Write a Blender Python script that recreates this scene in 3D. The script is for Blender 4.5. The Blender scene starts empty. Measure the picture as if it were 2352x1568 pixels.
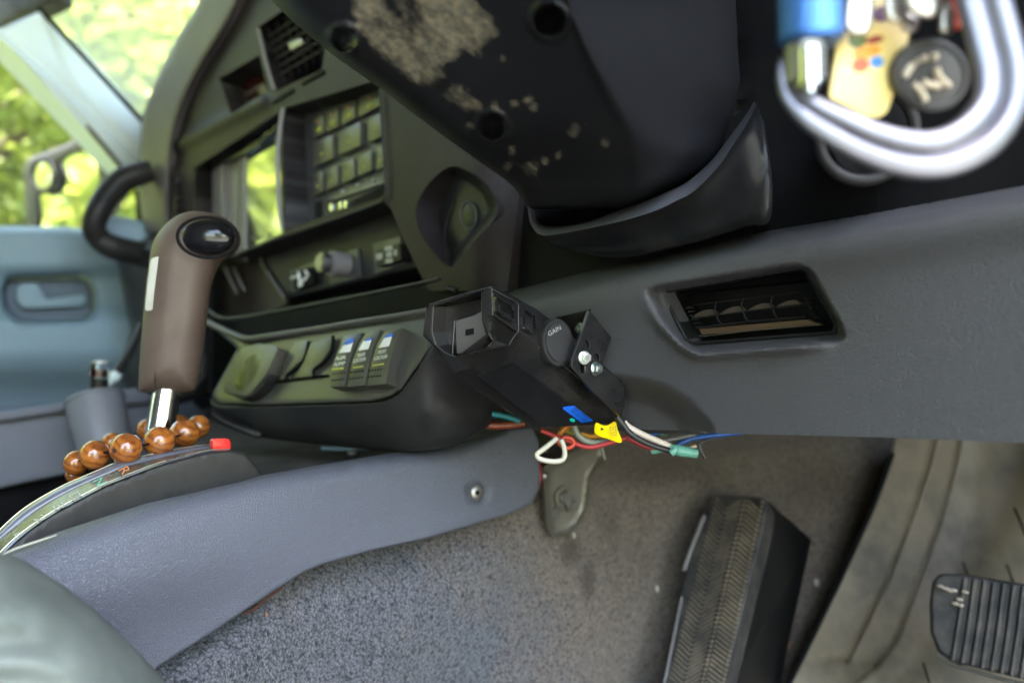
import bpy, bmesh, math, random
import numpy as np
from mathutils import Vector, Matrix
from mathutils.geometry import delaunay_2d_cdt
random.seed(7); rng = np.random.default_rng(7)
scn = bpy.context.scene
COL = scn.collection
R = math.radians

# ------------------------------------------------------------------ camera, sky, sun, exposure
YAW, PITCH, LENS = R(48), R(3.6), 28.0
FPX = LENS/36*2352
cd = bpy.data.cameras.new('camera'); cam = bpy.data.objects.new('camera', cd); COL.objects.link(cam)
cam.rotation_euler = (R(90)+PITCH, 0, YAW)
cd.lens = LENS; cd.sensor_width = 36; cd.clip_start = 0.01; cd.clip_end = 200
cd.dof.use_dof = True; cd.dof.focus_distance = 0.455; cd.dof.aperture_fstop = 4.6
scn.camera = cam
world = bpy.data.worlds.new('World'); scn.world = world; world.use_nodes = True
wn = world.node_tree.nodes; wl = world.node_tree.links; wn.clear()
sky = wn.new('ShaderNodeTexSky'); sky.sky_type = 'NISHITA'; sky.sun_disc = False
sky.sun_elevation = R(66); sky.sun_rotation = R(98); sky.air_density = 1.2; sky.dust_density = 2.5
bg = wn.new('ShaderNodeBackground'); bg.inputs[1].default_value = 0.15
wo = wn.new('ShaderNodeOutputWorld'); wl.new(sky.outputs[0], bg.inputs[0]); wl.new(bg.outputs[0], wo.inputs[0])
sd = bpy.data.lights.new('sun', 'SUN'); sd.energy = 5.0; sd.angle = R(0.5); sd.color = (1, .95, .86)
sun = bpy.data.objects.new('sun', sd); COL.objects.link(sun)
sdir = Vector((math.sin(R(98))*math.cos(R(66)), math.cos(R(98))*math.cos(R(66)), math.sin(R(66))))
sun.rotation_euler = sdir.to_track_quat('Z', 'Y').to_euler()
scn.view_settings.view_transform = 'Standard'; scn.view_settings.look = 'None'
scn.view_settings.exposure = 3.9; scn.view_settings.gamma = 1; scn.view_settings.use_curve_mapping = False
scn.cycles.use_denoising = True; scn.cycles.max_bounces = 10; scn.cycles.diffuse_bounces = 6
scn.cycles.transparent_max_bounces = 12; scn.cycles.sample_clamp_indirect = 8
scn.cycles.caustics_reflective = False; scn.cycles.caustics_refractive = False

cm = cam.rotation_euler.to_matrix()
RT = np.array(cm @ Vector((1, 0, 0))); UP = np.array(cm @ Vector((0, 1, 0))); FW = np.array(cm @ Vector((0, 0, -1)))
def ray(x, y):
    x = np.asarray(x, float); y = np.asarray(y, float)
    return FW + ((x-1176)/FPX)[..., None]*RT + ((784-y)/FPX)[..., None]*UP
def P(x, y, d): return ray(x, y)*d
def mpx(px, d): return px/FPX*d            # metres covered by px at distance d
# sketch frames: measured coordinates of detail views -> the common frame
CR = {0: (0, 0, 1), 1: (0, 0, .3515), 2: (428.75, 0, .3516), 3: (673.75, 0, .3386), 4: (1653.75, 0, .3516), 5: (0, 459.4, .3516),
      6: (428.75, 520.6, .3516), 7: (949.4, 612.5, .3321), 8: (1408.75, 551.25, .2604), 9: (0, 980, .3751), 10: (980, 980, .3751),
      11: (1653.75, 980, .375), 12: (918.75, 275.6, .3646), 13: (0, 918.75, .2344), 14: (612.5, 520.6, .25396), 15: (949.4, 637, .15625),
      16: (1163.75, 888.1, .20833), 17: (459.4, 551.25, .13672), 18: (704.4, 153.1, .2343), 19: (2051.9, 61.25, .15625)}
def q(k, pts):
    a, b, s = CR[k]
    return [(a+p[0]*s, b+p[1]*s) + tuple(p[2:]) for p in pts]

class Pl:
    """plane n.p = c, n towards the viewer"""
    def __init__(s, n, p):
        n = np.array(n, float); n /= np.linalg.norm(n); p = np.array(p, float)
        if n @ p > 0: n = -n
        s.n = n; s.c = n @ p
    def hit(s, x, y, off=0.0):
        r = ray(x, y); return r*((s.c+off)/(r @ s.n))[..., None]
    def depth(s, x, y, off=0.0): return float((s.c+off)/(ray(x, y) @ s.n))
    def at(s, off): o = Pl.__new__(Pl); o.n = s.n; o.c = s.c+off; return o
def from3(a, b, c):
    A, B, C = (P(*t) for t in (a, b, c)); return Pl(np.cross(B-A, C-A), A)
Y0 = .3785
def PY(off=0.0): return Pl((0, -1, 0), (0, Y0-off, 0))
def PX(x): return Pl((1, 0, 0), (x, 0, 0))
def tilt(x, y, off, rx=0, rz=0):
    """a rear-facing plane through pixel at Y offset, leaned back by rx and turned by rz degrees"""
    p = PY(off).hit(x, y); n = Matrix.Rotation(R(rz), 3, 'Z') @ Matrix.Rotation(R(-rx), 3, 'X') @ Vector((0, -1, 0))
    return Pl(n, p)

# ------------------------------------------------------------------ objects
def tag(o, label=None, cat=None, group=None, kind=None):
    for k, v in (('label', label), ('category', cat), ('group', group), ('kind', kind)):
        if v: o[k] = v
    return o
def thing(name, label, cat, loc=(0, 0, 0), group=None):
    o = bpy.data.objects.new(name, None); COL.objects.link(o); o.location = Vector([float(v) for v in loc]); o.empty_display_size = .02
    return tag(o, label, cat, group)
def link(name, me, mat, parent=None, label=None):
    o = bpy.data.objects.new(name, me); COL.objects.link(o)
    if mat is not None: me.materials.append(mat)
    if parent is not None:
        o.parent = parent
        t = parent
        L = Vector((0, 0, 0))
        while t is not None: L += (t.location if t.type == 'EMPTY' else Vector((0, 0, 0))); t = t.parent
        if parent.type == 'EMPTY': o.matrix_parent_inverse = Matrix.Translation(-parent.location)
    if label: o['label'] = label
    return o
def mesh(name, V, Fc, mat, parent=None, smooth=True, ang=40, label=None, attrs=None):
    me = bpy.data.meshes.new(name); me.from_pydata([tuple(map(float, v)) for v in V], [], [tuple(map(int, f)) for f in Fc])
    me.validate(); me.update()
    if attrs:
        for k, v in attrs.items():
            if len(v) == len(me.vertices):
                a = me.attributes.new(k, 'FLOAT', 'POINT'); a.data.foreach_set('value', np.asarray(v, np.float32))
    if smooth:
        me.shade_smooth()
        try: me.set_sharp_from_angle(angle=R(ang))
        except Exception: pass
    return link(name, me, mat, parent, label)

# ------------------------------------------------------------------ 2-D helpers
def cr(pts, n=8, closed=True):
    """Catmull-Rom through points"""
    p = np.array(pts, float); N = len(p); out = []
    rngk = range(N if closed else N-1)
    for i in rngk:
        if closed: a, b, c, d = p[i-1], p[i], p[(i+1) % N], p[(i+2) % N]
        else: a, b, c, d = p[max(i-1, 0)], p[i], p[i+1], p[min(i+2, N-1)]
        for k in range(n):
            t = k/n
            out.append(.5*((2*b)+(-a+c)*t+(2*a-5*b+4*c-d)*t*t+(-a+3*b-3*c+d)*t**3))
    if not closed: out.append(p[-1])
    return np.array(out)
def rnd(pts, r, n=5):
    """round a polygon's corners; r one radius or one per corner"""
    p = [np.array(a[:2], float) for a in pts]; N = len(p); out = []
    for i in range(N):
        rr = r[i] if hasattr(r, '__len__') else r
        a, b, c = p[i-1], p[i], p[(i+1) % N]
        la, lc = np.linalg.norm(a-b), np.linalg.norm(c-b)
        k = min(rr, la*.45, lc*.45)
        if k < .3: out.append(b); continue
        s, e = b+(a-b)/la*k, b+(c-b)/lc*k
        for j in range(n+1):
            t = j/n; out.append((1-t)**2*s+2*t*(1-t)*b+t*t*e)
    return np.array(out)
def resample(poly, step):
    out = []
    for i in range(len(poly)):
        a, b = poly[i], poly[(i+1) % len(poly)]; L = np.linalg.norm(b-a); n = max(1, int(round(L/step)))
        for k in range(n): out.append(a+(b-a)*k/n)
    return np.array(out)
def segdist(pts, A, B):
    best = np.full(len(pts), 1e9)
    for a, b in zip(A, B):
        ab = b-a; L2 = max(ab @ ab, 1e-12)
        t = np.clip(((pts-a) @ ab)/L2, 0, 1); d = np.linalg.norm(pts-(a+t[:, None]*ab), axis=1)
        np.minimum(best, d, out=best)
    return best
def inside(pts, poly):
    x, y = pts[:, 0], pts[:, 1]; c = np.zeros(len(pts), bool); N = len(poly)
    for i in range(N):
        x1, y1 = poly[i]; x2, y2 = poly[(i+1) % N]
        if y1 == y2: continue
        m = ((y1 > y) != (y2 > y)) & (x < (x2-x1)*(y-y1)/(y2-y1)+x1)
        c ^= m
    return c
def sd(pts, poly):
    poly = np.asarray(poly, float); d = segdist(pts, poly, np.roll(poly, -1, 0)); s = inside(pts, poly)
    return np.where(s, d, -d)
def pldist(pts, line):
    line = np.asarray(line, float); return segdist(pts, line[:-1], line[1:])
def sst(a, b, x):
    t = np.clip((x-a)/(b-a), 0, 1); return t*t*(3-2*t)
def tri2d(outline, holes=(), step=12, rings=()):
    outline = resample(np.asarray(outline, float)[:, :2], step)
    hs = [resample(np.asarray(h, float)[:, :2], step) for h in holes]
    lo, hi = outline.min(0), outline.max(0)
    gx = np.arange(lo[0]+step/2, hi[0], step); gy = np.arange(lo[1]+step/2, hi[1], step*.9)
    G = np.array([(x+(j % 2)*step/2, y) for j, y in enumerate(gy) for x in gx]).reshape(-1, 2)
    loops = [outline]+hs
    def field(p):
        f = sd(p, outline)
        for h in hs: f = np.minimum(f, -sd(p, h))
        return f
    extra = []
    for r in rings:
        for lp in loops:
            t = np.roll(lp, -1, 0)-np.roll(lp, 1, 0); t /= np.maximum(np.linalg.norm(t, axis=1), 1e-9)[:, None]
            nrm = np.stack([-t[:, 1], t[:, 0]], 1)
            for s in (1, -1):
                c = lp+nrm*r*s; f = field(c); extra.append(c[(f > r*.93) & (f < r*1.07)])
    mx = max(rings) if rings else 0
    if len(G):
        f = field(G); G = G[f > max(step*.4, mx*1.1)]
    pts = [outline]+hs+extra+([G] if len(G) else [])
    verts = np.concatenate(pts)
    edges = []; k = 0
    for lp in loops:
        n = len(lp); edges += [(k+i, k+(i+1) % n) for i in range(n)]; k += n
    V, E, Fc, ov, oe, of = delaunay_2d_cdt([Vector(v) for v in verts], edges, [], 0, 1e-5)
    V = np.array([(v[0], v[1]) for v in V]); Fc = np.array([f for f in Fc if len(f) == 3])
    cen = V[Fc].mean(1); keep = inside(cen, outline)
    for h in hs: keep &= ~inside(cen, h)
    Fc = Fc[keep]
    a, b, c = V[Fc[:, 0]], V[Fc[:, 1]], V[Fc[:, 2]]
    area = (b[:, 0]-a[:, 0])*(c[:, 1]-a[:, 1])-(b[:, 1]-a[:, 1])*(c[:, 0]-a[:, 0])
    Fc = Fc[np.abs(area) > 1e-4]; area = area[np.abs(area) > 1e-4] if len(area) != len(Fc) else area
    a, b, c = V[Fc[:, 0]], V[Fc[:, 1]], V[Fc[:, 2]]
    area = (b[:, 0]-a[:, 0])*(c[:, 1]-a[:, 1])-(b[:, 1]-a[:, 1])*(c[:, 0]-a[:, 0])
    Fc = np.where((area > 0)[:, None], Fc[:, ::-1], Fc)     # image y is down: counter-clockwise seen from the lens
    return V, Fc, loops, field
def skirt(V3, Fc, n, thick, keepedge=True):
    """walls from every open edge, going back along -n"""
    cnt = {}
    for f in Fc:
        for i in range(3):
            a, b = int(f[i]), int(f[(i+1) % 3]); cnt[(a, b)] = 1
    bd = [(a, b) for (a, b) in cnt if (b, a) not in cnt]
    V = list(V3); F2 = [tuple(f) for f in Fc]; mp = {}
    thv = np.array(n)*thick
    def g(i):
        if i not in mp: mp[i] = len(V); V.append(V3[i]-thv)
        return mp[i]
    for a, b in bd: F2.append((b, a, g(a), g(b)))
    return V, F2
def sheet(name, outline, plane, mat, parent=None, holes=(), step=14, edge=None, thick=.004, bump=None, off=0.0, label=None, attrs=None, ang=45):
    """a panel lying on a real plane; its outline given in the measured frame; edge=(px, metres) rounds the rim over"""
    rings = tuple(edge[0]*k for k in (.12, .3, .55, .85)) if edge else ()
    V, Fc, loops, field = tri2d(outline, holes, step, rings)
    o = np.full(len(V), off, float)
    if bump is not None: o += bump(V)
    if edge:
        s = np.clip(field(V)/edge[0], 0, 1); o -= edge[1]*(1-np.sqrt(np.clip(1-(1-s)**2, 0, 1)))
    V3 = plane.hit(V[:, 0], V[:, 1], o)
    at = {k: f(V) for k, f in attrs.items()} if attrs else None
    if thick:
        V3b, F2 = skirt(V3, Fc, plane.n, thick)
        if at:
            at = {k: np.concatenate([v, np.zeros(len(V3b)-len(v))]) for k, v in at.items()}
        return mesh(name, V3b, F2, mat, parent, ang=ang, label=label, attrs=at)
    return mesh(name, V3, Fc, mat, parent, ang=ang, label=label, attrs=at)
def prism(name, outline, plane, h, mat, parent=None, off=0.0, bevel=.0008, label=None, seg=2):
    """a flat block standing on the plane: base at off, top at off+h"""
    o2 = np.asarray([p[:2] for p in outline], float)
    top = plane.hit(o2[:, 0], o2[:, 1], off+h); n = plane.n
    bm = bmesh.new(); vs = [bm.verts.new(v) for v in top]; f = bm.faces.new(vs)
    r = bmesh.ops.extrude_face_region(bm, geom=[f]); ev = [v for v in r['geom'] if isinstance(v, bmesh.types.BMVert)]
    bmesh.ops.translate(bm, verts=ev, vec=Vector(-n*h)); bmesh.ops.recalc_face_normals(bm, faces=bm.faces)
    if bevel > 0:
        bmesh.ops.bevel(bm, geom=list(bm.edges), offset=bevel, segments=seg, profile=.6, affect='EDGES', clamp_overlap=True)
    me = bpy.data.meshes.new(name); bm.to_mesh(me); bm.free(); me.shade_smooth(); me.set_sharp_from_angle(angle=R(50))
    return link(name, me, mat, parent, label)
def recess(name, outline, plane, depth, mat, parent=None, off=0.0, floor=True, taper=0.0):
    o2 = resample(np.asarray([p[:2] for p in outline], float), 20); a = plane.hit(o2[:, 0], o2[:, 1], off)
    ce = a.mean(0); b = a-plane.n*depth; b = b+(ce-plane.n*depth-b)*taper; n = len(a)
    V = list(a)+list(b); Fc = [(i, (i+1) % n, n+(i+1) % n, n+i) for i in range(n)]
    if floor: Fc.append(tuple(range(n, 2*n)))
    return mesh(name, V, Fc, mat, parent, ang=30)
def grid(rows, nu, nv):
    Rw = [cr(np.array(r, float), nu, closed=False) for r in rows]; Rw = np.array(Rw)      # rows x U x 3
    out = np.array([cr(Rw[:, i, :], nv, closed=False) for i in range(Rw.shape[1])])         # U x V x 3
    return out.transpose(1, 0, 2)
def loft(name, rows, mat, parent=None, nu=8, nv=8, thick=.003, bump=None, attrs=None, label=None, world=False):
    G = grid(rows, nu, nv); nvv, nuu = G.shape[:2]; Fl = G.reshape(-1, 3)
    if world: V3 = Fl
    else:
        d = Fl[:, 2].copy()
        if bump is not None: d = d+bump(Fl[:, :2])
        V3 = ray(Fl[:, 0], Fl[:, 1])*d[:, None]
    Fc = [(j*nuu+i, (j+1)*nuu+i, (j+1)*nuu+i+1, j*nuu+i+1) for j in range(nvv-1) for i in range(nuu-1)]
    at = {k: f(Fl[:, :2]) for k, f in attrs.items()} if attrs else None
    o = mesh(name, V3, Fc, mat, parent, attrs=at, label=label, ang=60)
    if thick:
        m = o.modifiers.new('thickness', 'SOLIDIFY'); m.thickness = thick; m.offset = -1
    return o
def sweep(name, pts, rad, mat, parent=None, n=6, seg=14, cap=True, smooth_path=True, label=None, prof=None, up=None):
    """a tube through 3-D points; prof=list of (a,b) multipliers for a shaped section"""
    pts = [np.append(np.array(p, float), rad[i] if hasattr(rad, '__len__') else rad) for i, p in enumerate(pts)]
    C = cr(pts, n, closed=False) if smooth_path and len(pts) > 2 else np.array(pts)
    if prof is None: prof = [(math.cos(2*math.pi*k/seg), math.sin(2*math.pi*k/seg)) for k in range(seg)]
    V = []; m = len(prof); prevn = None
    for i in range(len(C)):
        t = C[min(i+1, len(C)-1), :3]-C[max(i-1, 0), :3]; t /= max(np.linalg.norm(t), 1e-12)
        if up is not None: nn = np.cross(t, up)
        elif prevn is None: nn = np.cross(t, (0, 0, 1)) if abs(t[2]) < .9 else np.cross(t, (1, 0, 0))
        else: nn = prevn-t*(prevn @ t)
        nn /= max(np.linalg.norm(nn), 1e-12); prevn = nn; bb = np.cross(t, nn)
        for a, b in prof: V.append(C[i, :3]+(nn*a+bb*b)*C[i, 3])
    Fc = [(i*m+k, i*m+(k+1) % m, (i+1)*m+(k+1) % m, (i+1)*m+k) for i in range(len(C)-1) for k in range(m)]
    if cap: Fc += [tuple(range(m))[::-1], tuple(range((len(C)-1)*m, len(C)*m))]
    return mesh(name, V, Fc, mat, parent, label=label, ang=50)
def wire(name, pts, rpx, mat, parent=None, **k):
    """tube through (x, y, d) points, radius in measured units"""
    p3 = [P(*p) for p in pts]; rr = [mpx(rpx[i] if hasattr(rpx, '__len__') else rpx, p[2]) for i, p in enumerate(pts)]
    return sweep(name, p3, rr, mat, parent, **k)
def onpl(pl, pts, off=0.0): return [(x, y, pl.depth(x, y, off)) for x, y in [p[:2] for p in pts]]
def cyl(name, c, axis, r, h, mat, parent=None, seg=32, bevel=.0006, label=None, r2=None):
    bm = bmesh.new(); bmesh.ops.create_cone(bm, cap_ends=True, segments=seg, radius1=r, radius2=r if r2 is None else r2, depth=h)
    if bevel: bmesh.ops.bevel(bm, geom=[e for e in bm.edges if len(e.link_faces) == 2 and any(len(f.verts) > 4 for f in e.link_faces)], offset=bevel, segments=2, affect='EDGES', clamp_overlap=True)
    M = Vector(axis).to_track_quat('Z', 'Y').to_matrix().to_4x4(); M.translation = Vector([float(v) for v in c]); bm.transform(M)
    me = bpy.data.meshes.new(name); bm.to_mesh(me); bm.free(); me.shade_smooth(); me.set_sharp_from_angle(angle=R(40))
    return link(name, me, mat, parent, label)
def ball(name, c, r, mat, parent=None, sc=(1, 1, 1), axis=None, label=None, u=32, v=20):
    bm = bmesh.new(); bmesh.ops.create_uvsphere(bm, u_segments=u, v_segments=v, radius=r); bmesh.ops.scale(bm, vec=sc, verts=bm.verts)
    M = Vector(axis).to_track_quat('Z', 'Y').to_matrix().to_4x4() if axis is not None else Matrix()
    M.translation = Vector([float(v_) for v_ in c]); bm.transform(M)
    me = bpy.data.meshes.new(name); bm.to_mesh(me); bm.free(); me.shade_smooth()
    return link(name, me, mat, parent, label)
def ring(name, c, axis, r, tr, mat, parent=None, seg=48):
    q_ = Vector(axis).to_track_quat('Z', 'Y').to_matrix(); pts = []
    V = []; m = 10
    for i in range(seg):
        a = 2*math.pi*i/seg; d = q_ @ Vector((math.cos(a), math.sin(a), 0)); z = q_ @ Vector((0, 0, 1))
        for k in range(m):
            b = 2*math.pi*k/m; V.append(np.array(Vector([float(t) for t in c])+d*(r+tr*math.cos(b))+z*tr*math.sin(b)))
    Fc = [(i*m+k, ((i+1) % seg)*m+k, ((i+1) % seg)*m+(k+1) % m, i*m+(k+1) % m) for i in range(seg) for k in range(m)]
    return mesh(name, V, Fc, mat, parent)
def inflate(name, outline, plane, T, Rpx, mat, parent=None, step=8, back=1.0, label=None, bump=None, pw=.5):
    """a rounded solid with exactly this outline: thickness swells from the rim inwards"""
    V, Fc, loops, field = tri2d(outline, (), step, tuple(Rpx*k for k in (.05, .15, .3, .5, .75)))
    s = np.clip(field(V)/Rpx, 0, 1); o = T*np.clip(1-(1-s)**2, 0, 1)**pw
    if bump is not None: of = o+bump(V)*sst(0, .3, s)
    else: of = o
    A = plane.hit(V[:, 0], V[:, 1], of); B = plane.hit(V[:, 0], V[:, 1], 0.0)-plane.n*(o*back)[:, None]
    n = len(V); F2 = [tuple(f) for f in Fc]+[tuple(n+i for i in f[::-1]) for f in Fc]
    me = bpy.data.meshes.new(name); bm = bmesh.new(); vs = [bm.verts.new(v) for v in np.concatenate([A, B])]
    for f in F2: bm.faces.new([vs[i] for i in f])
    bmesh.ops.remove_doubles(bm, verts=bm.verts, dist=1e-6); bm.to_mesh(me); bm.free(); me.shade_smooth()
    return link(name, me, mat, parent, label)
def ell(cx, cy, rx, ry, rot=0, n=28):
    a = R(rot); return np.array([(cx+rx*math.cos(t)*math.cos(a)-ry*math.sin(t)*math.sin(a), cy+rx*math.cos(t)*math.sin(a)+ry*math.sin(t)*math.cos(a)) for t in np.linspace(0, 2*math.pi, n, endpoint=False)])
def text(name, body, plane, p0, p1, hpx, mat, parent=None, off=.0004, up=None, depth=.00015, spacing=1.0):
    """lettering: baseline from pixel p0 towards p1 on the plane, letter height hpx"""
    cu = bpy.data.curves.new(name, 'FONT'); cu.body = body; cu.size = 1; cu.extrude = 0; cu.space_character = spacing
    ob = bpy.data.objects.new(name, cu); COL.objects.link(ob)
    dg = bpy.context.evaluated_depsgraph_get(); me = bpy.data.meshes.new_from_object(ob.evaluated_get(dg))
    bpy.data.objects.remove(ob); bpy.data.curves.remove(cu)
    O = plane.hit(*map(float, p0), off); X1 = plane.hit(*map(float, p1), off); wid = np.linalg.norm(X1-O); ux = (X1-O)/wid
    if up is None: uy = np.cross(plane.n, ux)
    else: uy = plane.hit(*map(float, up), off)-O; uy /= np.linalg.norm(uy)
    co = np.array([v.co for v in me.vertices]).reshape(-1, 3); w = max(co[:, 0].max(), 1e-6)
    dd = plane.depth(*p0, off); hh = mpx(hpx, dd)/.72
    V = [O+ux*(c[0]/w*wid)+uy*(c[1]*hh) for c in co]
    Fc = [tuple(p.vertices) for p in me.polygons]
    bpy.data.meshes.remove(me)
    return mesh(name, V, Fc, mat, parent, smooth=False)

# ------------------------------------------------------------------ materials
def mat_new(name):
    m = bpy.data.materials.new(name); m.use_nodes = True; nt = m.node_tree; b = nt.nodes['Principled BSDF']; return m, nt, b
def tex(nt, kind, scale, coord='Object', **kw):
    tc = nt.nodes.new('ShaderNodeTexCoord'); t = nt.nodes.new('ShaderNodeTex'+kind); nt.links.new(tc.outputs[coord], t.inputs['Vector'])
    t.inputs['Scale'].default_value = scale
    for k, v in kw.items():
        if k in t.inputs: t.inputs[k].default_value = v
        else: setattr(t, k, v)
    return t
def ramp(nt, src, stops):
    r = nt.nodes.new('ShaderNodeValToRGB'); nt.links.new(src, r.inputs[0]); e = r.color_ramp.elements
    while len(e) < len(stops): e.new(.5)
    for i, (p, c) in enumerate(stops):
        e[i].position = p; e[i].color = (*(c if hasattr(c, '__len__') else (c, c, c)), 1)
    return r
def mixc(nt, fac, a, b):
    m = nt.nodes.new('ShaderNodeMix'); m.data_type = 'RGBA'
    for sock, v in ((m.inputs[0], fac), (m.inputs[6], a), (m.inputs[7], b)):
        if hasattr(v, 'is_output'): nt.links.new(v, sock)
        elif hasattr(v, '__len__'): sock.default_value = (*v, 1)
        else: sock.default_value = v
    return m.outputs[2]
def bumpn(nt, b, h, strength, dist, prev=None):
    n = nt.nodes.new('ShaderNodeBump'); n.inputs['Strength'].default_value = strength; n.inputs['Distance'].default_value = dist
    nt.links.new(h, n.inputs['Height'])
    if prev is not None: nt.links.new(prev.outputs[0], n.inputs['Normal'])
    nt.links.new(n.outputs[0], b.inputs['Normal']); return n
def plastic(name, col, rough=.45, grain=None, gs=.35, fine=2500, dust=.15, dustc=(.25, .22, .18), spec=.5, metal=0, coat=0, specks=.35):
    """moulded plastic: leather or stipple grain, uneven gloss, a little dust"""
    m, nt, b = mat_new(name); b.inputs['Metallic'].default_value = metal; b.inputs['Specular IOR Level'].default_value = spec; b.inputs['Coat Weight'].default_value = coat
    big = tex(nt, 'Noise', 14, Detail=6, Roughness=.65)
    sm = tex(nt, 'Noise', 900, Detail=2)
    fac = ramp(nt, big.outputs[0], [(.42, 0), (.72, 1)])
    mul = nt.nodes.new('ShaderNodeMath'); mul.operation = 'MULTIPLY'; nt.links.new(fac.outputs[0], mul.inputs[0]); mul.inputs[1].default_value = dust
    c = mixc(nt, mul.outputs[0], col, tuple(.5*x+.5*y for x, y in zip(col, dustc)))
    if specks:
        sp = tex(nt, 'Voronoi', 420, Randomness=1.0); r2 = ramp(nt, sp.outputs['Distance'], [(.02, 1), (.055, 0)])
        wn_ = tex(nt, 'Noise', 35, Detail=3); r3 = ramp(nt, wn_.outputs[0], [(.52, 0), (.75, 1)])
        mm = nt.nodes.new('ShaderNodeMath'); mm.operation = 'MULTIPLY'; nt.links.new(r2.outputs[0], mm.inputs[0]); nt.links.new(r3.outputs[0], mm.inputs[1])
        m3 = nt.nodes.new('ShaderNodeMath'); m3.operation = 'MULTIPLY'; nt.links.new(mm.outputs[0], m3.inputs[0]); m3.inputs[1].default_value = specks
        c = mixc(nt, m3.outputs[0], c, (.35, .33, .28))
    nt.links.new(c, b.inputs['Base Color'])
    rr = ramp(nt, big.outputs[0], [(.3, rough*.88), (.75, min(1, rough*1.2))]); nt.links.new(rr.outputs[0], b.inputs['Roughness'])
    n1 = bumpn(nt, b, sm.outputs[0], .12, .0003)
    if grain:
        dz = tex(nt, 'Noise', grain*.5, Detail=2); vec = nt.nodes.new('ShaderNodeVectorMath'); vec.operation = 'MULTIPLY_ADD'
        tc = nt.nodes.new('ShaderNodeTexCoord'); nt.links.new(dz.outputs[1], vec.inputs[0]); vec.inputs[1].default_value = (1.6/grain,)*3; nt.links.new(tc.outputs['Object'], vec.inputs[2])
        v = nt.nodes.new('ShaderNodeTexVoronoi'); v.feature = 'DISTANCE_TO_EDGE'; v.inputs['Scale'].default_value = grain; nt.links.new(vec.outputs[0], v.inputs['Vector'])
        r = ramp(nt, v.outputs[0], [(0, 0), (.18, .85), (.6, 1)])
        bumpn(nt, b, r.outputs[0], gs, .0008, n1)
    return m
def simple(name, col, rough=.5, metal=0, spec=.5, trans=0, emit=None, var=.12, coat=0, ior=None, alpha=1):
    m, nt, b = mat_new(name)
    n = tex(nt, 'Noise', 60, Detail=5); r = ramp(nt, n.outputs[0], [(.3, tuple(c*(1-var) for c in col)), (.75, tuple(min(1, c*(1+var)) for c in col))])
    nt.links.new(r.outputs[0], b.inputs['Base Color'])
    r2 = ramp(nt, n.outputs[0], [(.3, rough*.85), (.75, min(1, rough*1.15+.01))]); nt.links.new(r2.outputs[0], b.inputs['Roughness'])
    b.inputs['Metallic'].default_value = metal; b.inputs['Specular IOR Level'].default_value = spec; b.inputs['Transmission Weight'].default_value = trans; b.inputs['Coat Weight'].default_value = coat
    if ior: b.inputs['IOR'].default_value = ior
    return m
def pane(name, tint=(1, 1, 1), refl=.08):
    m, nt, b = mat_new(name); nt.nodes.remove(b); out = nt.nodes['Material Output']
    t = nt.nodes.new('ShaderNodeBsdfTransparent'); t.inputs[0].default_value = (*tint, 1); g = nt.nodes.new('ShaderNodeBsdfGlossy'); g.inputs['Roughness'].default_value = .02
    f = nt.nodes.new('ShaderNodeFresnel'); f.inputs[0].default_value = 1.4; mx = nt.nodes.new('ShaderNodeMixShader')
    nt.links.new(f.outputs[0], mx.inputs[0]); nt.links.new(t.outputs[0], mx.inputs[1]); nt.links.new(g.outputs[0], mx.inputs[2]); nt.links.new(mx.outputs[0], out.inputs[0])
    return m
M = {}
M['knee'] = plastic('charcoal_grained_plastic', (.066, .065, .070), .46, grain=900, gs=.45, spec=.35, dust=.06)
M['console'] = plastic('blue_grey_grained_plastic', (.092, .096, .118), .42, grain=680, gs=.5, dust=.3, dustc=(.05, .05, .05), specks=.5)
M['dash'] = plastic('dark_dash_plastic', (.020, .019, .020), .36, dust=.15, spec=.14)
M['dashpad'] = plastic('soft_dash_plastic', (.07, .065, .064), .5, dust=.2)
M['black'] = plastic('black_plastic', (.007, .0075, .009), .32, spec=.22)
M['matt'] = plastic('matt_black_plastic', (.005, .005, .006), .6, dust=.05, spec=.08)
M['gloss'] = simple('gloss_black', (.006, .006, .007), .06)
M['ctrl'] = plastic('satin_black_plastic', (.007, .007, .008), .22, specks=.9, dust=.15, spec=.35)
M['ctrl_smooth'] = plastic('smooth_black_plastic', (.011, .011, .012), .13, specks=.8)
M['bracket'] = plastic('black_painted_steel', (.006, .006, .007), .24, specks=.7, spec=.3)
M['chrome'] = simple('chrome', (.8, .79, .76), .08, 1)
M['zinc'] = simple('zinc_plated_steel', (.62, .68, .66), .28, 1)
M['steel'] = simple('dull_steel', (.3, .29, .27), .42, .9)
M['alu'] = simple('satin_aluminium', (.17, .17, .195), .38, .85, var=.05)
M['white'] = simple('white_print', (.75, .75, .7), .5)
M['greyprint'] = simple('grey_print', (.33, .33, .30), .5)
M['red'] = simple('red_plastic', (.75, .02, .015), .25)
M['blue'] = simple('blue_label', (.005, .10, .55), .4, var=.05)
M['yellow'] = simple('yellow_label', (.85, .62, .0), .4, var=.05)
M['greendot'] = simple('green_dot', (.0, .4, .28), .4)
M['ink'] = simple('dark_ink', (.02, .025, .05), .5)
M['carpetdark'] = plastic('dark_felt', (.035, .028, .022), .95, grain=500, gs=.8, dust=.7)
M['clear'] = simple('clear_plastic', (.95, .95, .95), .04, trans=1, ior=1.45, var=0)
M['amber'] = simple('olive_print', (.45, .45, .08), .5)
M['orange'] = simple('orange_print', (.75, .2, .03), .5)
M['bluerod'] = simple('pale_blue_plastic', (.25, .45, .58), .3)
M['glass'] = pane('window_glass')
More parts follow.
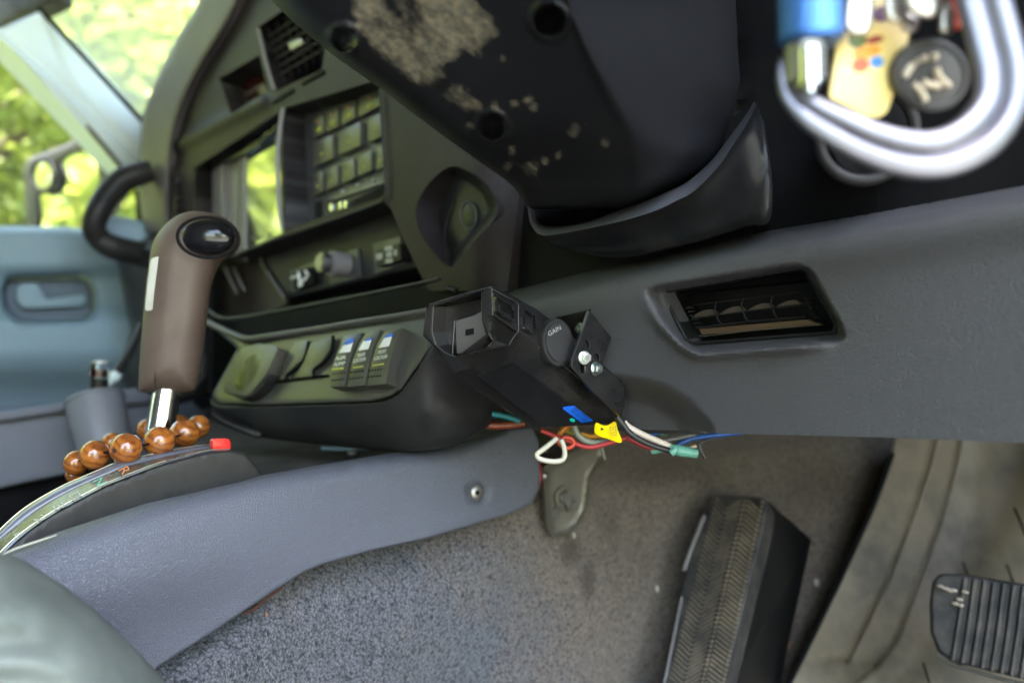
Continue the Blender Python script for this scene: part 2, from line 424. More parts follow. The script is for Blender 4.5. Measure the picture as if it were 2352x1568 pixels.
def hazy_pane(name, f):  # pale film mixed into the pane to stand for glare haze
    m = pane(name); nt = m.node_tree; out = nt.nodes['Material Output']; old = out.inputs[0].links[0].from_socket
    t = nt.nodes.new('ShaderNodeBsdfTranslucent'); t.inputs[0].default_value = (.9, .92, .9, 1); df = nt.nodes.new('ShaderNodeBsdfDiffuse'); df.inputs[0].default_value = (.8, .8, .8, 1)
    a = nt.nodes.new('ShaderNodeMixShader'); a.inputs[0].default_value = .5; nt.links.new(t.outputs[0], a.inputs[1]); nt.links.new(df.outputs[0], a.inputs[2])
    mx = nt.nodes.new('ShaderNodeMixShader'); mx.inputs[0].default_value = f; nt.links.new(old, mx.inputs[1]); nt.links.new(a.outputs[0], mx.inputs[2]); nt.links.new(mx.outputs[0], out.inputs[0]); return m
M['dusty'] = hazy_pane('hazy_windshield_glass', .38); M['hazy2'] = hazy_pane('hazy_side_glass', .035)

def grip_mat():
    m, nt, b = mat_new('brown_leather_grip')
    n = tex(nt, 'Noise', 30, Detail=5); r = ramp(nt, n.outputs[0], [(.3, (.085, .058, .046)), (.75, (.13, .092, .074))]); nt.links.new(r.outputs[0], b.inputs['Base Color'])
    b.inputs['Roughness'].default_value = .48; v = tex(nt, 'Voronoi', 900); bumpn(nt, b, v.outputs['Distance'], .22, .0004); return m
M['grip'] = grip_mat()
def wood_mat():
    m, nt, b = mat_new('polished_grained_wood')
    tc = nt.nodes.new('ShaderNodeTexCoord'); mp = nt.nodes.new('ShaderNodeMapping'); nt.links.new(tc.outputs['Object'], mp.inputs[0]); mp.inputs['Rotation'].default_value = (.5, .9, .3)
    w = nt.nodes.new('ShaderNodeTexWave'); w.wave_type = 'BANDS'; w.inputs['Scale'].default_value = 75; w.inputs['Distortion'].default_value = 5; w.inputs['Detail'].default_value = 5; w.inputs['Detail Scale'].default_value = 1.6
    nt.links.new(mp.outputs[0], w.inputs[0])
    n = tex(nt, 'Noise', 70, Detail=4)
    r = ramp(nt, w.outputs[0], [(0, (.07, .018, .006)), (.3, (.26, .07, .012)), (.75, (.42, .14, .022))])
    r2 = ramp(nt, n.outputs[0], [(.35, (.16, .045, .012)), (.65, (.40, .13, .022))])
    c = mixc(nt, .55, r.outputs[0], r2.outputs[0]); nt.links.new(c, b.inputs['Base Color']); b.inputs['Roughness'].default_value = .12; b.inputs['Coat Weight'].default_value = .6
    b.inputs['Coat Roughness'].default_value = .05; return m
M['wood'] = wood_mat()
def carpet_mat():
    m, nt, b = mat_new('tufted_carpet')
    dz = tex(nt, 'Noise', 520, Detail=3); tc_ = nt.nodes.new('ShaderNodeTexCoord'); vm = nt.nodes.new('ShaderNodeVectorMath'); vm.operation = 'MULTIPLY_ADD'; nt.links.new(dz.outputs[1], vm.inputs[0]); vm.inputs[1].default_value = (.0032,)*3; nt.links.new(tc_.outputs['Object'], vm.inputs[2])
    v = tex(nt, 'Voronoi', 520, Randomness=1.0); nt.links.new(vm.outputs[0], v.inputs['Vector']); n = tex(nt, 'Noise', 9, Detail=6, Roughness=.7); n2 = tex(nt, 'Noise', 4.2, Detail=5, Roughness=.6); n3 = tex(nt, 'Noise', 1400, Detail=2); n4 = tex(nt, 'Noise', 160, Detail=4, Roughness=.7)
    base = ramp(nt, v.outputs['Distance'], [(0, (.24, .245, .275)), (.45, (.12, .122, .14)), (.8, (.035, .036, .042))])
    br = ramp(nt, v.outputs['Distance'], [(0, (.33, .26, .205)), (.5, (.20, .15, .115)), (.85, (.075, .055, .04))])
    att = nt.nodes.new('ShaderNodeAttribute'); att.attribute_name = 'dirt'
    ad = nt.nodes.new('ShaderNodeMath'); ad.operation = 'MULTIPLY_ADD'; nt.links.new(n.outputs[0], ad.inputs[0]); ad.inputs[1].default_value = 1.1; nt.links.new(att.outputs['Fac'], ad.inputs[2])
    f = ramp(nt, ad.outputs[0], [(.62, 0), (1.25, 1)])
    c = mixc(nt, f.outputs[0], base.outputs[0], br.outputs[0])
    mm = ramp(nt, n4.outputs[0], [(.3, .45), (.7, 1.0)]); mx = nt.nodes.new('ShaderNodeMix'); mx.data_type = 'RGBA'; mx.blend_type = 'MULTIPLY'; mx.inputs[0].default_value = .8
    nt.links.new(c, mx.inputs[6]); nt.links.new(mm.outputs[0], mx.inputs[7])
    st = nt.nodes.new('ShaderNodeAttribute'); st.attribute_name = 'stain'
    a2 = nt.nodes.new('ShaderNodeMath'); a2.operation = 'MULTIPLY_ADD'; nt.links.new(n2.outputs[0], a2.inputs[0]); a2.inputs[1].default_value = .6; nt.links.new(st.outputs['Fac'], a2.inputs[2])
    f2 = ramp(nt, a2.outputs[0], [(.55, 0), (1.0, .8)])
    c2 = mixc(nt, f2.outputs[0], mx.outputs[2], (.05, .032, .02))
    nt.links.new(c2, b.inputs['Base Color']); b.inputs['Roughness'].default_value = 1; b.inputs['Specular IOR Level'].default_value = .1; b.inputs['Sheen Weight'].default_value = .25
    inv = ramp(nt, v.outputs['Distance'], [(0, 1), (.8, 0)]); n1 = bumpn(nt, b, inv.outputs[0], .9, .0016); n5 = bumpn(nt, b, n4.outputs[0], .7, .002, n1); bumpn(nt, b, n3.outputs[0], .5, .0008, n5); return m
M['carpet'] = carpet_mat()
def shroud_mat():
    m, nt, b = mat_new('dusty_black_shroud')
    att = nt.nodes.new('ShaderNodeAttribute'); att.attribute_name = 'dirt'; tcs = nt.nodes.new('ShaderNodeTexCoord'); mps = nt.nodes.new('ShaderNodeMapping'); nt.links.new(tcs.outputs['Object'], mps.inputs[0]); mps.inputs['Scale'].default_value = (1, .45, 1.4); mps.inputs['Rotation'].default_value = (0, .3, .5)
    n = tex(nt, 'Noise', 110, Detail=9, Roughness=.78); nt.links.new(mps.outputs[0], n.inputs['Vector']); n2 = tex(nt, 'Noise', 260, Detail=4)
    ad = nt.nodes.new('ShaderNodeMath'); ad.operation = 'MULTIPLY_ADD'; nt.links.new(n.outputs[0], ad.inputs[0]); ad.inputs[1].default_value = .75; nt.links.new(att.outputs['Fac'], ad.inputs[2])
    f = ramp(nt, ad.outputs[0], [(.50, 0), (.72, 1)]); dc = ramp(nt, n2.outputs[0], [(.3, (.12, .12, .10)), (.7, (.30, .255, .175))])
    c = mixc(nt, f.outputs[0], (.012, .012, .014), dc.outputs[0]); nt.links.new(c, b.inputs['Base Color'])
    b.inputs['Specular IOR Level'].default_value = .22; rr = ramp(nt, f.outputs[0], [(0, .36), (.6, .95)]); nt.links.new(rr.outputs[0], b.inputs['Roughness'])
    n1 = bumpn(nt, b, f.outputs[0], .5, .0006); bumpn(nt, b, n2.outputs[0], .15, .0005, n1); return m
M['shroud'] = shroud_mat()
def rubber_mat():
    m, nt, b = mat_new('worn_dusty_rubber')
    n = tex(nt, 'Noise', 45, Detail=7, Roughness=.7); n2 = tex(nt, 'Noise', 400, Detail=3)
    r = ramp(nt, n.outputs[0], [(.4, (.028, .028, .031)), (.62, (.085, .075, .068)), (.78, (.16, .13, .10))]); nt.links.new(r.outputs[0], b.inputs['Base Color']); b.inputs['Roughness'].default_value = .55
    bumpn(nt, b, n2.outputs[0], .3, .0005); return m
M['rubber'] = rubber_mat()
def seat_mat():
    m, nt, b = mat_new('grey_green_seat_cover')
    n = tex(nt, 'Noise', 25, Detail=6); r = ramp(nt, n.outputs[0], [(.3, (.085, .10, .09)), (.7, (.14, .158, .14))])
    tc = nt.nodes.new('ShaderNodeTexCoord'); w = nt.nodes.new('ShaderNodeTexWave'); w.bands_direction = 'Z'; w.inputs['Scale'].default_value = 18; w.inputs['Distortion'].default_value = 5; w.inputs['Detail'].default_value = 3; nt.links.new(tc.outputs['Object'], w.inputs[0])
    nt.links.new(r.outputs[0], b.inputs['Base Color']); b.inputs['Roughness'].default_value = .6; n1 = bumpn(nt, b, w.outputs[0], .35, .004); v = tex(nt, 'Noise', 900); bumpn(nt, b, v.outputs[0], .3, .0006, n1); return m
M['seat'] = seat_mat()
M['teal'] = plastic('pale_teal_door_plastic', (.24, .34, .42), .5, grain=300, gs=.3, dust=.1, specks=0)
M['tealdark'] = plastic('blue_grey_door_cloth', (.13, .17, .23), .7, dust=.1, specks=0)
M['pillar'] = plastic('pale_pillar_trim', (.70, .80, .80), .5, specks=0, dust=.05)
M['bin'] = plastic('grey_bin_plastic', (.16, .165, .19), .42, specks=.2)
M['mat'] = plastic('dusty_beige_vinyl', (.20, .16, .11), .6, dust=1.3, dustc=(.01, .015, .02), specks=.2)
M['arch'] = plastic('worn_grey_housing', (.022, .021, .020), .4, dust=.3, spec=.2)
M['band'] = simple('indicator_band', (.10, .10, .085), .25, var=.4)
M['rail'] = simple('glossy_rail', (.12, .12, .14), .15)
M['ribgrey'] = plastic('mauve_grey_trim', (.19, .175, .175), .45)
M['button'] = plastic('button_plastic', (.05, .05, .05), .35, specks=.2)
M['screen'] = simple('mirror_black_screen', (.62, .64, .55), .05, .95, var=.02)
M['card'] = simple('yellow_card', (.72, .55, .2), .35, var=.1)
M['sleeve'] = None
def sleeve_mat():
    m, nt, b = mat_new('knurled_blue_anodised'); b.inputs['Base Color'].default_value = (.06, .18, .48, 1); b.inputs['Metallic'].default_value = .55; b.inputs['Roughness'].default_value = .32
    v = tex(nt, 'Voronoi', 900, Randomness=0.0); bumpn(nt, b, v.outputs['Distance'], .6, .0006); return m
M['sleeve'] = sleeve_mat()

# ------------------------------------------------------------------ outside world: ground, trees
def leaf_mat():
    m, nt, b = mat_new('sunlit_leaves'); n = tex(nt, 'Noise', .9, Detail=3)
    r = ramp(nt, n.outputs[0], [(.3, (.14, .20, .05)), (.5, (.25, .31, .06)), (.7, (.37, .38, .06))])
    t = nt.nodes.new('ShaderNodeBsdfTranslucent'); mx = nt.nodes.new('ShaderNodeMixShader'); mx.inputs[0].default_value = .5
    nt.links.new(r.outputs[0], b.inputs['Base Color']); nt.links.new(r.outputs[0], t.inputs[0]); b.inputs['Roughness'].default_value = .5
    nt.links.new(b.outputs[0], mx.inputs[1]); nt.links.new(t.outputs[0], mx.inputs[2]); nt.links.new(mx.outputs[0], nt.nodes['Material Output'].inputs[0]); return m
LEAF = leaf_mat(); BARK = simple('bark', (.09, .065, .045), .9)
GRASS, gnt, gb = mat_new('grassy_ground')
g1 = tex(gnt, 'Noise', 1.3, Detail=8, Roughness=.7); g2 = ramp(gnt, g1.outputs[0], [(.3, (.05, .08, .02)), (.55, (.11, .14, .04)), (.75, (.20, .17, .10))]); gnt.links.new(g2.outputs[0], gb.inputs['Base Color']); gb.inputs['Roughness'].default_value = .95
drv, dnt, db = mat_new('bounce_gravel'); d1 = tex(dnt, 'Noise', 6, Detail=8, Roughness=.7); d2 = ramp(dnt, d1.outputs[0], [(.3, (.13, .13, .13)), (.7, (.22, .22, .21))]); dnt.links.new(d2.outputs[0], db.inputs['Base Color']); db.inputs['Roughness'].default_value = .9
dv = mesh('bounce_ground', [(-1.9, -5, -1.04), (9, -5, -1.04), (9, 6, -1.04), (-1.9, 6, -1.04)], [(0, 1, 2, 3)], drv, smooth=False); tag(dv, kind='structure')  # unseen patch, added to bounce neutral light into the cabin
gr = mesh('ground', [(-90, -90, -1.05), (90, -90, -1.05), (90, 90, -1.05), (-90, 90, -1.05)], [(0, 1, 2, 3)], GRASS, smooth=False); tag(gr, kind='structure')

def crown_mesh(seed, n=9000, rx=1.9, rz=1.9):
    g = np.random.default_rng(seed); V = []; Fc = []
    blobs = [(g.normal(0, .55, 3)*np.array([rx, rx, rz]), g.uniform(.55, 1.0)) for _ in range(16)]
    for i in range(n):
        c, s = blobs[g.integers(16)]; v = g.normal(0, 1, 3); v /= np.linalg.norm(v); p = c+v*s*g.uniform(.6, 1.05); a = g.normal(0, 1, 3); a /= np.linalg.norm(a)
        b = np.cross(a, g.normal(0, 1, 3)); b /= np.linalg.norm(b); L = g.uniform(.05, .11); k = len(V)
        V += [p-a*L, p+b*L*.5, p+a*L, p-b*L*.5]; Fc.append((k, k+1, k+2, k+3))
    return V, Fc
def make_tree(seed, label):
    t = thing('leafy_tree', label, 'tree', (0, 0, 0), 'trees around the parked car')
    V, Fc = crown_mesh(seed); V = [np.array(v)+np.array([0, 0, 2.0]) for v in V]
    mesh('crown', V, Fc, LEAF, t, smooth=False)
    sweep('trunk', [(0, 0, -1.05), (.05, .03, .2), (-.04, 0, 1.4), (.05, 0, 2.6)], [.2, .15, .11, .04], BARK, t)
    for k in range(4):
        a = k*1.6; sweep('limb', [(0, 0, .6+.3*k), (.5*math.cos(a), .5*math.sin(a), 1.2+.3*k), (1.1*math.cos(a), 1.1*math.sin(a), 1.9+.3*k)], [.08, .05, .02], BARK, t, seg=8)
    return t
protos = [make_tree(3, 'tall sunlit green tree beyond the windshield'), make_tree(5, 'yellow green tree outside the passenger window behind the wing mirror')]
def place(o, x, y, s, rz):
    o.location = (x, y, -1.05+1.05*s); o.scale = (s, s, s*random.uniform(.9, 1.2)); o.rotation_euler = (0, 0, rz)
for p in protos: p.location = (0, 0, 0)
spots = [(-8.2, 2.9, 1.5), (-7.2, .9, 1.2)]
others = [(-7.8, -1.9, 1.15), (-7.4, -4.6, 1.1), (-3.6, -8.6, 1.0), (-.5, -9.5, 1.1), (2.8, -8.6, 1.0), (10.5, -5.8, 1.3), (12.4, 3.6, 1.3), (-7.6, 5.6, 1.5), (-12.5, .8, 1.3), (-12.8, -3.6, 1.2), (-1.5, -11, 2.0), (-5.5, -8.5, 1.8), (-11.5, 3.4, 1.7), (-5.2, 7.6, 1.5), (0, 9.5, 1.6)]  # mostly out of view, placed and sized to tune reflections and cabin light
for p, s in zip(protos, spots): place(p, s[0], s[1], s[2], random.uniform(0, 6))
for i, s in enumerate(others):
    src = protos[i % 2]; c = src.copy(); COL.objects.link(c)
    for ch in list(src.children):
        d = ch.copy(); COL.objects.link(d); d.parent = c
    c['label'] = 'leafy tree of the surrounding woodland edge'; place(c, *s, random.uniform(0, 6))

# ------------------------------------------------------------------ car shell (roof, floor, bulkhead, glass) with unseen panels added to shape the light
HEAD = simple('headliner_cloth', (.10, .095, .09), .9)
def boxw(name, lo, hi, mat, parent=None, bevel=0):
    bm = bmesh.new(); bmesh.ops.create_cube(bm, size=1); lo = Vector(lo); hi = Vector(hi)
    bmesh.ops.scale(bm, vec=hi-lo, verts=bm.verts); bmesh.ops.translate(bm, vec=(lo+hi)/2, verts=bm.verts)
    if bevel: bmesh.ops.bevel(bm, geom=list(bm.edges), offset=bevel, segments=3, affect='EDGES')
    me = bpy.data.meshes.new(name); bm.to_mesh(me); bm.free(); return link(name, me, mat, parent)
roof = thing('car_roof', 'roof with dark headliner corner above the passenger window', 'car roof', (0, 0, .85))
boxw('headliner', (-1.46, -1.3, .85), (.42, .72, .89), HEAD, roof)  # unseen roof panel, carried forward to keep sun off the pillar
pv = from3((0, 60, 1.30), (140, 0, 1.25), (0, 0, 1.32))
sheet('visor_edge', q(1, [(-300, -500), (420, -500), (400, 0), (330, 35), (275, 62), (130, 120), (0, 190), (-300, 330)]), pv, simple('dark_visor', (.035, .032, .03), .8), roof, step=30, edge=(22, .012), thick=.02)
boxw('floor_pan_blocker', (-1.46, -1.3, -.62), (.42, 1.25, -.58), M['matt']); tag(bpy.data.objects['floor_pan_blocker'], kind='structure')  # unseen floor, added to block light from below
boxw('cabin_side_blocker', (-1.50, -1.3, -.6), (-1.46, 1.22, .12), M['tealdark']); tag(bpy.data.objects['cabin_side_blocker'], kind='structure')  # lower wall added to keep out green bounce from the left
boxw('cabin_rear_blocker', (-1.46, -1.34, -.6), (.42, -1.30, .85), HEAD); tag(bpy.data.objects['cabin_rear_blocker'], kind='structure')  # unseen rear wall, added so light comes mainly from the driver side
boxw('door_sill_blocker', (.36, -1.3, -.6), (.42, 1.22, -.36), M['matt']); tag(bpy.data.objects['door_sill_blocker'], kind='structure')  # unseen sill, added with the walls to close off low light
boxw('kick_panel_blocker', (.36, .54, -.36), (.42, 1.22, .40), M['matt']); tag(bpy.data.objects['kick_panel_blocker'], kind='structure')  # unseen side panel, added to darken the footwell
boxw('bulkhead_blocker', (-1.46, 1.22, -.6), (.42, 1.25, .42), M['matt']); tag(bpy.data.objects['bulkhead_blocker'], kind='structure')  # unseen front wall, added to seal the footwell from light

boxw('cowl_top_blocker', (-1.34, .44, .36), (.40, 1.22, .40), M['dashpad']); tag(bpy.data.objects['cowl_top_blocker'], 'unseen dash top added under the windshield to block sun', 'dash top', kind='structure')  # out of view, put in to stop sun entering through the windshield
# ------------------------------------------------------------------ passenger door, pillar, wing mirror, grab handle
door = thing('passenger_door', 'pale teal passenger door panel with inner pull handle below the side window', 'car door', (-1.35, .3, -.3))
PD = PX(-1.35)
rec = rnd(q(5, [(55, 520), (560, 505), (610, 600), (605, 730), (545, 775), (120, 785), (45, 700), (30, 590)]), 18)
def door_bump(V):
    x, y = V[:, 0], V[:, 1]
    return .03*(1-sst(605, 640, y))*sst(505, 540, y)*.6 + .035*sst(690, 745, y)*(1-sst(800, 900, y)) - .05*sst(840, 960, y) - .012*(sst(-14, 4, sd(V, rec)))
sheet('door_panel', [(-150, 517), (150, 521), (240, 530), (335, 552), (335, 1000), (-150, 1010)], PD, M['teal'], door, holes=[rec], step=12, edge=(20, .03), bump=door_bump, thick=.03)
recess('handle_recess', rec, PD.at(-.012), .022, M['tealdark'], door)
prism('handle_lever', rnd(q(5, [(110, 575), (150, 545), (235, 540), (275, 600), (300, 650), (540, 615), (560, 640), (545, 690), (160, 705), (115, 660)]), 8), PD, .012, M['teal'], door, off=-.026, bevel=.003)
sheet('lower_cloth', [(-150, 840), (345, 800), (345, 1150), (-150, 1250)], PD, M['tealdark'], door, off=-.04, step=30)
sheet('window_glass', [(-260, -260), (90, 80), (290, 395), (330, 545), (-260, 540)], PX(-1.42), M['hazy2'], door, step=60, thick=0)
wire('window_seal', [(x, y, 1.27) for x, y in q(1, [(-150, 130), (0, 268), (300, 560), (560, 820), (790, 1095)])], 5, simple('brown_rubber', (.045, .035, .018), .8), door)
pil = thing('windshield_pillar', 'pale blue white diagonal windshield pillar at upper left', 'pillar', (-1.3, .5, .3))
PP = from3((0, 92, 1.17), (280, 390, 1.29), (97, 24, 1.26))
sheet('pillar_trim', [(-200, -80), (0, 68), (97, 24), (215, 140), (345, 290), (345, 420), (282, 390), (0, 92), (-200, -20)], PP, M['pillar'], pil, step=7, edge=(9, .006), thick=.03,
      bump=lambda V: -.008*np.exp(-((pldist(V, q(1, [(0, 250), (400, 600), (880, 1070)])) - 14)/13)**2))
wire('glass_seal', [(x, y, 1.26) for x, y in q(1, [(255, 60), (300, 105), (600, 430), (925, 785), (1000, 870)])], 6, M['matt'], pil)
ws0 = thing('windshield', 'hazy front windshield glass with sunlit trees behind it', 'windshield', (-.5, 1.25, .40))
sheet('glass_pane', [(97, 24), (345, 290), (520, 250), (620, -160), (150, -160)], from3((97, 24, 1.30), (345, 290, 1.38), (480, -50, 1.28)), M['dusty'], ws0, step=60, thick=0)
ws = mesh('glass_pane', [(-1.46, 1.25, .40), (.42, 1.25, .40), (.42, .72, .86), (-1.46, .72, .86)], [(0, 1, 2, 3)], M['glass'], ws0, smooth=False)

mir = thing('wing_mirror', 'dark framed wing mirror with yellow green reflection outside the window', 'mirror', (-1.6, .4, .1))
PM = from3((60, 400, 1.62), (240, 400, 1.48), (60, 520, 1.62))
fr = rnd(q(1, [(150, 1110), (175, 1040), (430, 945), (550, 875), (650, 890), (715, 1000), (735, 1110), (690, 1230), (600, 1380), (560, 1520), (170, 1520)]), 12)
gl = rnd(q(1, [(352, 1090), (435, 1030), (560, 990), (610, 1010), (635, 1100), (650, 1190), (570, 1360), (545, 1520), (255, 1520), (250, 1270), (325, 1240)]), 8)
sheet('mirror_housing', fr, PM, plastic('mirror_housing_plastic', (.018, .016, .02), .5, specks=0), mir, holes=[gl], edge=(10, .01), thick=.05, step=8)
gm = simple('mirror_glass', (.85, .85, .8), .02, 1, var=0)
sheet('mirror_glass', gl, PM, gm, mir, off=-.006, thick=.002, step=30)
prism('blind_spot_mirror', q(1, ell(278, 1150, 62, 95)), PM, .004, gm, mir, off=.002, bevel=.001)
wire('spot_mirror_rim', onpl(PM, q(1, ell(285, 1150, 72, 102, n=14)), .004)+onpl(PM, q(1, [(357, 1150)]), .004), 6, M['matt'], mir)

gh = thing('grab_handle', 'dark curved grab handle at the passenger end of the dash', 'handle', P(220, 500, 1.1))
wire('handle_loop', [(345, 392, 1.12), (316, 401, 1.11), (281, 415, 1.10), (250, 446, 1.09), (226, 485, 1.08), (215, 520, 1.08), (228, 548, 1.09), (262, 568, 1.10), (310, 580, 1.12), (350, 586, 1.14)], [25, 27, 28, 28, 27, 26, 26, 28, 28, 28], M['dash'], gh, seg=18)
sheet('handle_backing', q(5, [(640, 120), (760, 105), (1000, 150), (1010, 340), (690, 260)]), from3((240, 500, 1.13), (340, 500, 1.17), (240, 580, 1.12)), M['teal'], gh, step=20, edge=(14, .01), thick=.02)

# ------------------------------------------------------------------ DASHBOARD
dash = thing('dashboard', 'dark grey dashboard with centre stack and lower knee trim', 'dashboard', (-.5, .4, -.1))
S = PY(0)
cpk = cr(q(12, [(330, 292), (200, 380), (110, 520), (110, 660), (190, 810), (322, 925), (450, 780), (610, 592), (570, 440), (480, 350)]), 5)
clock = q(2, [(212, 512), (475, 362), (530, 590), (290, 748)])
vent = rnd(q(2, [(465, 180), (640, 60), (800, 90), (905, 290), (885, 455), (580, 598)]), 5)
scr = rnd([(447, 385), (640, 258), (650, 535), (530, 590), (450, 560)], 6)
clim = rnd([(648, 250), (872, 182), (884, 450), (655, 528)], [4, 4, 14, 8])
sil = cr(q(1, [(1330, -320), (1300, 0), (1185, 200), (1062, 430), (972, 640), (930, 760), (922, 900), (906, 1200), (925, 1400), (950, 1512)]), 4, closed=False)
out = list(map(tuple, sil))+[(350, 538), (420, 570), (475, 596), (548, 586), (884, 464), (898, 480), (925, 545), (955, 610), (985, 668), (1165, 668), (1196, 430), (1150, 120), (1000, -112)]
cresc = q(1, [(1500, -150), (1290, 200), (1110, 590), (1085, 760), (1060, 1100), (1070, 1530)])
seam2 = [(540, 80), (470, 150), (395, 290)]
def stack_bump(V):
    x, y = V[:, 0], V[:, 1]
    e = -.03*(1-sst(0, 22, np.abs(pldist(V, sil))))
    gr_ = -.005*np.exp(-(pldist(V, cresc)/9)**2)
    ar = .012*sst(0, 30, x-(395+(.0)*(y)))*0
    lip = .006*np.exp(-(pldist(V, [(600, 235), (380, 345), (400, 470), (405, 580)])/14)**2)
    e2 = -.012*(1-sst(0, 26, (V[:, 0]-880)))*(V[:, 0] > 884)*0
    lip += 0*np.exp(-(pldist(V, [(372, 300), (366, 400), (372, 530)])/7)**2) + .006*np.exp(-(pldist(V, [(408, 395), (404, 450), (400, 560)])/6)**2)
    return e+gr_+lip
def stack_side(V):
    return stack_bump(V) - .02*sst(1080, 1230, V[:, 0])
sheet('centre_stack_fascia', out, S, plastic('fascia_plastic', (.024, .020, .021), .36, dust=.15, spec=.07), dash, holes=[clock, vent, scr, clim, cpk], step=11, bump=stack_side, thick=.03)
hood = [tuple(p) for p in sil][2:]+[(352, 540), (392, 545)]+[tuple(p) for p in cr([(388, 470), (392, 390), (402, 300), (428, 220), (470, 140), (520, 60), (560, -20), (590, -80)], 5, closed=False)]
sheet('dash_hood_edge', hood, S, plastic('window_lit_hood', (.095, .082, .083), .42, dust=.1, spec=.25), dash, step=7, off=.014, edge=(14, .008), thick=.02)  # lighter copy of the fascia tone, stands for window light on this side
# clock pocket
f = recess('clock_pocket', clock, S, .035, M['dashpad'], dash)
pc = S.at(-.034)
prism('clock_face', q(2, [(330, 560), (480, 480), (520, 590), (360, 690)]), pc, .004, simple('reddish_dark_lens', (.05, .012, .01), .15), f)
text('lettering', 'CLOCK', pc, q(2, [(385, 628)])[0], q(2, [(505, 560)])[0], 8, M['greyprint'], f, off=.006)
# air vent
av = recess('centre_air_vent', vent, S, .05, M['matt'], dash)
pvn = S.at(-.012)
def lerp(a, b, t): return (a[0]+(b[0]-a[0])*t, a[1]+(b[1]-a[1])*t)
ca, cb, cc, ce = q(2, [(480, 215)])[0], q(2, [(850, -30)])[0], q(2, [(590, 560)])[0], q(2, [(930, 360)])[0]
for i in range(1, 7):
    a, b = lerp(ca, cc, i/7), lerp(cb, ce, i/7); wire('slat', onpl(pvn, [a, b]), 1.9, M['dashpad'], av, seg=6)
for i in range(1, 7):
    a, b = lerp(ca, cb, i/7), lerp(cc, ce, i/7); wire('slat', onpl(pvn.at(.004), [a, b]), 1.7, M['dash'], av, seg=6)
prism('vent_tab', rnd(q(2, [(660, 285), (745, 248), (760, 285), (675, 330)]), 3), pvn, .008, M['steel'], av, bevel=.001)
wire('vent_frame', onpl(S, q(2, [(468, 195), (500, 330), (530, 450), (572, 585)]), .002), 4, M['ribgrey'], av)
for a, b in (((555, 670), (690, 585)), ((745, 545), (890, 465))):
    prism('vent_slider', rnd(q(2, [(a[0], a[1]-10), (b[0], b[1]-10), (b[0], b[1]+14), (a[0], a[1]+14)]), 2), S, .002, M['matt'], dash, bevel=.0005)
# display
dr = recess('display_surround', scr, S, .03, M['black'], dash)
ps = S.at(-.026)
sheet('display_screen', [(560, 300), (652, 255), (652, 545), (560, 600)], ps.at(.004), M['screen'], dr, step=40, thick=.003)
rib = [(448, 350), (566, 290), (566, 600), (440, 600)]
sheet('display_left_strips', rib, ps.at(.002), M['ribgrey'], dr, step=5, thick=.003, bump=lambda V: .003*np.cos((V[:, 0]-448)/9)*np.where(V[:, 0] > 495, 1, .4) + .0015*np.cos((V[:, 0])/3.7))  # wavy grey strips filling the left part of the display opening
sheet('display_top_bar', q(2, [(40, 1070), (605, 745), (600, 850), (400, 1000), (100, 1120)]), ps.at(.012), M['gloss'], dr, step=20, edge=(6, .003), thick=.008)
wire('lower_trim_lip', onpl(S, [(548, 582), (640, 546), (760, 506), (860, 470), (880, 458), (886, 440), (884, 400), (878, 300), (872, 190)], .003), 3, M['dash'], dash)
for x, y in q(2, [(432, 1555), (475, 1545), (543, 1535)]): ball('display_key', S.hit(x, y, .002), .0022, M['dashpad'], dr, u=12, v=8)
wire('stack_divider', onpl(S, q(2, [(632, 705), (615, 800), (598, 950), (595, 1100), (600, 1250), (612, 1400), (628, 1505)]), .004), [4, 5, 5.5, 5.5, 5.5, 5, 4], M['ribgrey'], dash, seg=12)
# climate control panel
cp = recess('climate_control_panel', clim, S, .027, plastic('climate_wall', (.05, .05, .055), .45), dash)
pk = S.at(-.0265)
rows = [[(828, 775), (890, 742), (892, 868), (828, 902)], [(908, 738), (985, 700), (985, 828), (908, 862)], [(1012, 690), (1092, 650), (1098, 770), (1012, 815)], [(1122, 640), (1250, 575), (1262, 690), (1122, 762)],
        [(828, 930), (950, 882), (955, 1032), (828, 1092)], [(990, 868), (1135, 795), (1135, 950), (990, 1015)], [(1182, 778), (1268, 738), (1268, 893), (1185, 930)],
        [(828, 1140), (885, 1118), (885, 1250), (828, 1280)], [(908, 1108), (983, 1078), (983, 1208), (908, 1245)], [(1012, 1065), (1090, 1033), (1095, 1160), (1012, 1200)], [(1118, 1022), (1205, 985), (1205, 1112), (1118, 1150)], [(1240, 970), (1285, 950), (1285, 1090), (1240, 1112)]]
bm_ = plastic('button_cap', (.065, .065, .055), .3, specks=.1)
for i, r in enumerate(rows):
    rr = q(2, r); b = prism('button', rnd(rr, 2), pk, .006, bm_, cp, bevel=.0008)
    cx, cy = np.mean(rr, 0); w = 8
    if i < 4:
        wire('icon', onpl(pk, [(cx-w*.4, cy+14), (cx+1, cy+6), (cx+w*.3, cy+12), (cx+w*.6, cy+2)], .0068), 2.0, M['amber'], b, seg=6)
        ball('indicator_light', pk.hit(cx, cy-10, .0065), .0012, M['orange'], b, u=8, v=6)
    else: ball('icon', pk.hit(cx-3 if i == 4 else cx, cy+8, .0062), .002, M['amber'], b, u=10, v=6, sc=(1, 1, .6))
prism('slider_scale', q(2, [(905, 1290), (1288, 1165), (1288, 1200), (905, 1330)]), pk, .003, bm_, cp, bevel=.0005)
wire('scale_line', onpl(pk, q(2, [(960, 1300), (1120, 1245), (1285, 1190)]), .0035), 1.3, M['greyprint'], cp, seg=6)
for x, y in q(2, [(1022, 1255), (1118, 1212), (1225, 1180)]): ball('scale_mark', pk.hit(x, y, .0034), .0028, M['greyprint'], cp, sc=(1, 1, .6), u=10, v=6)
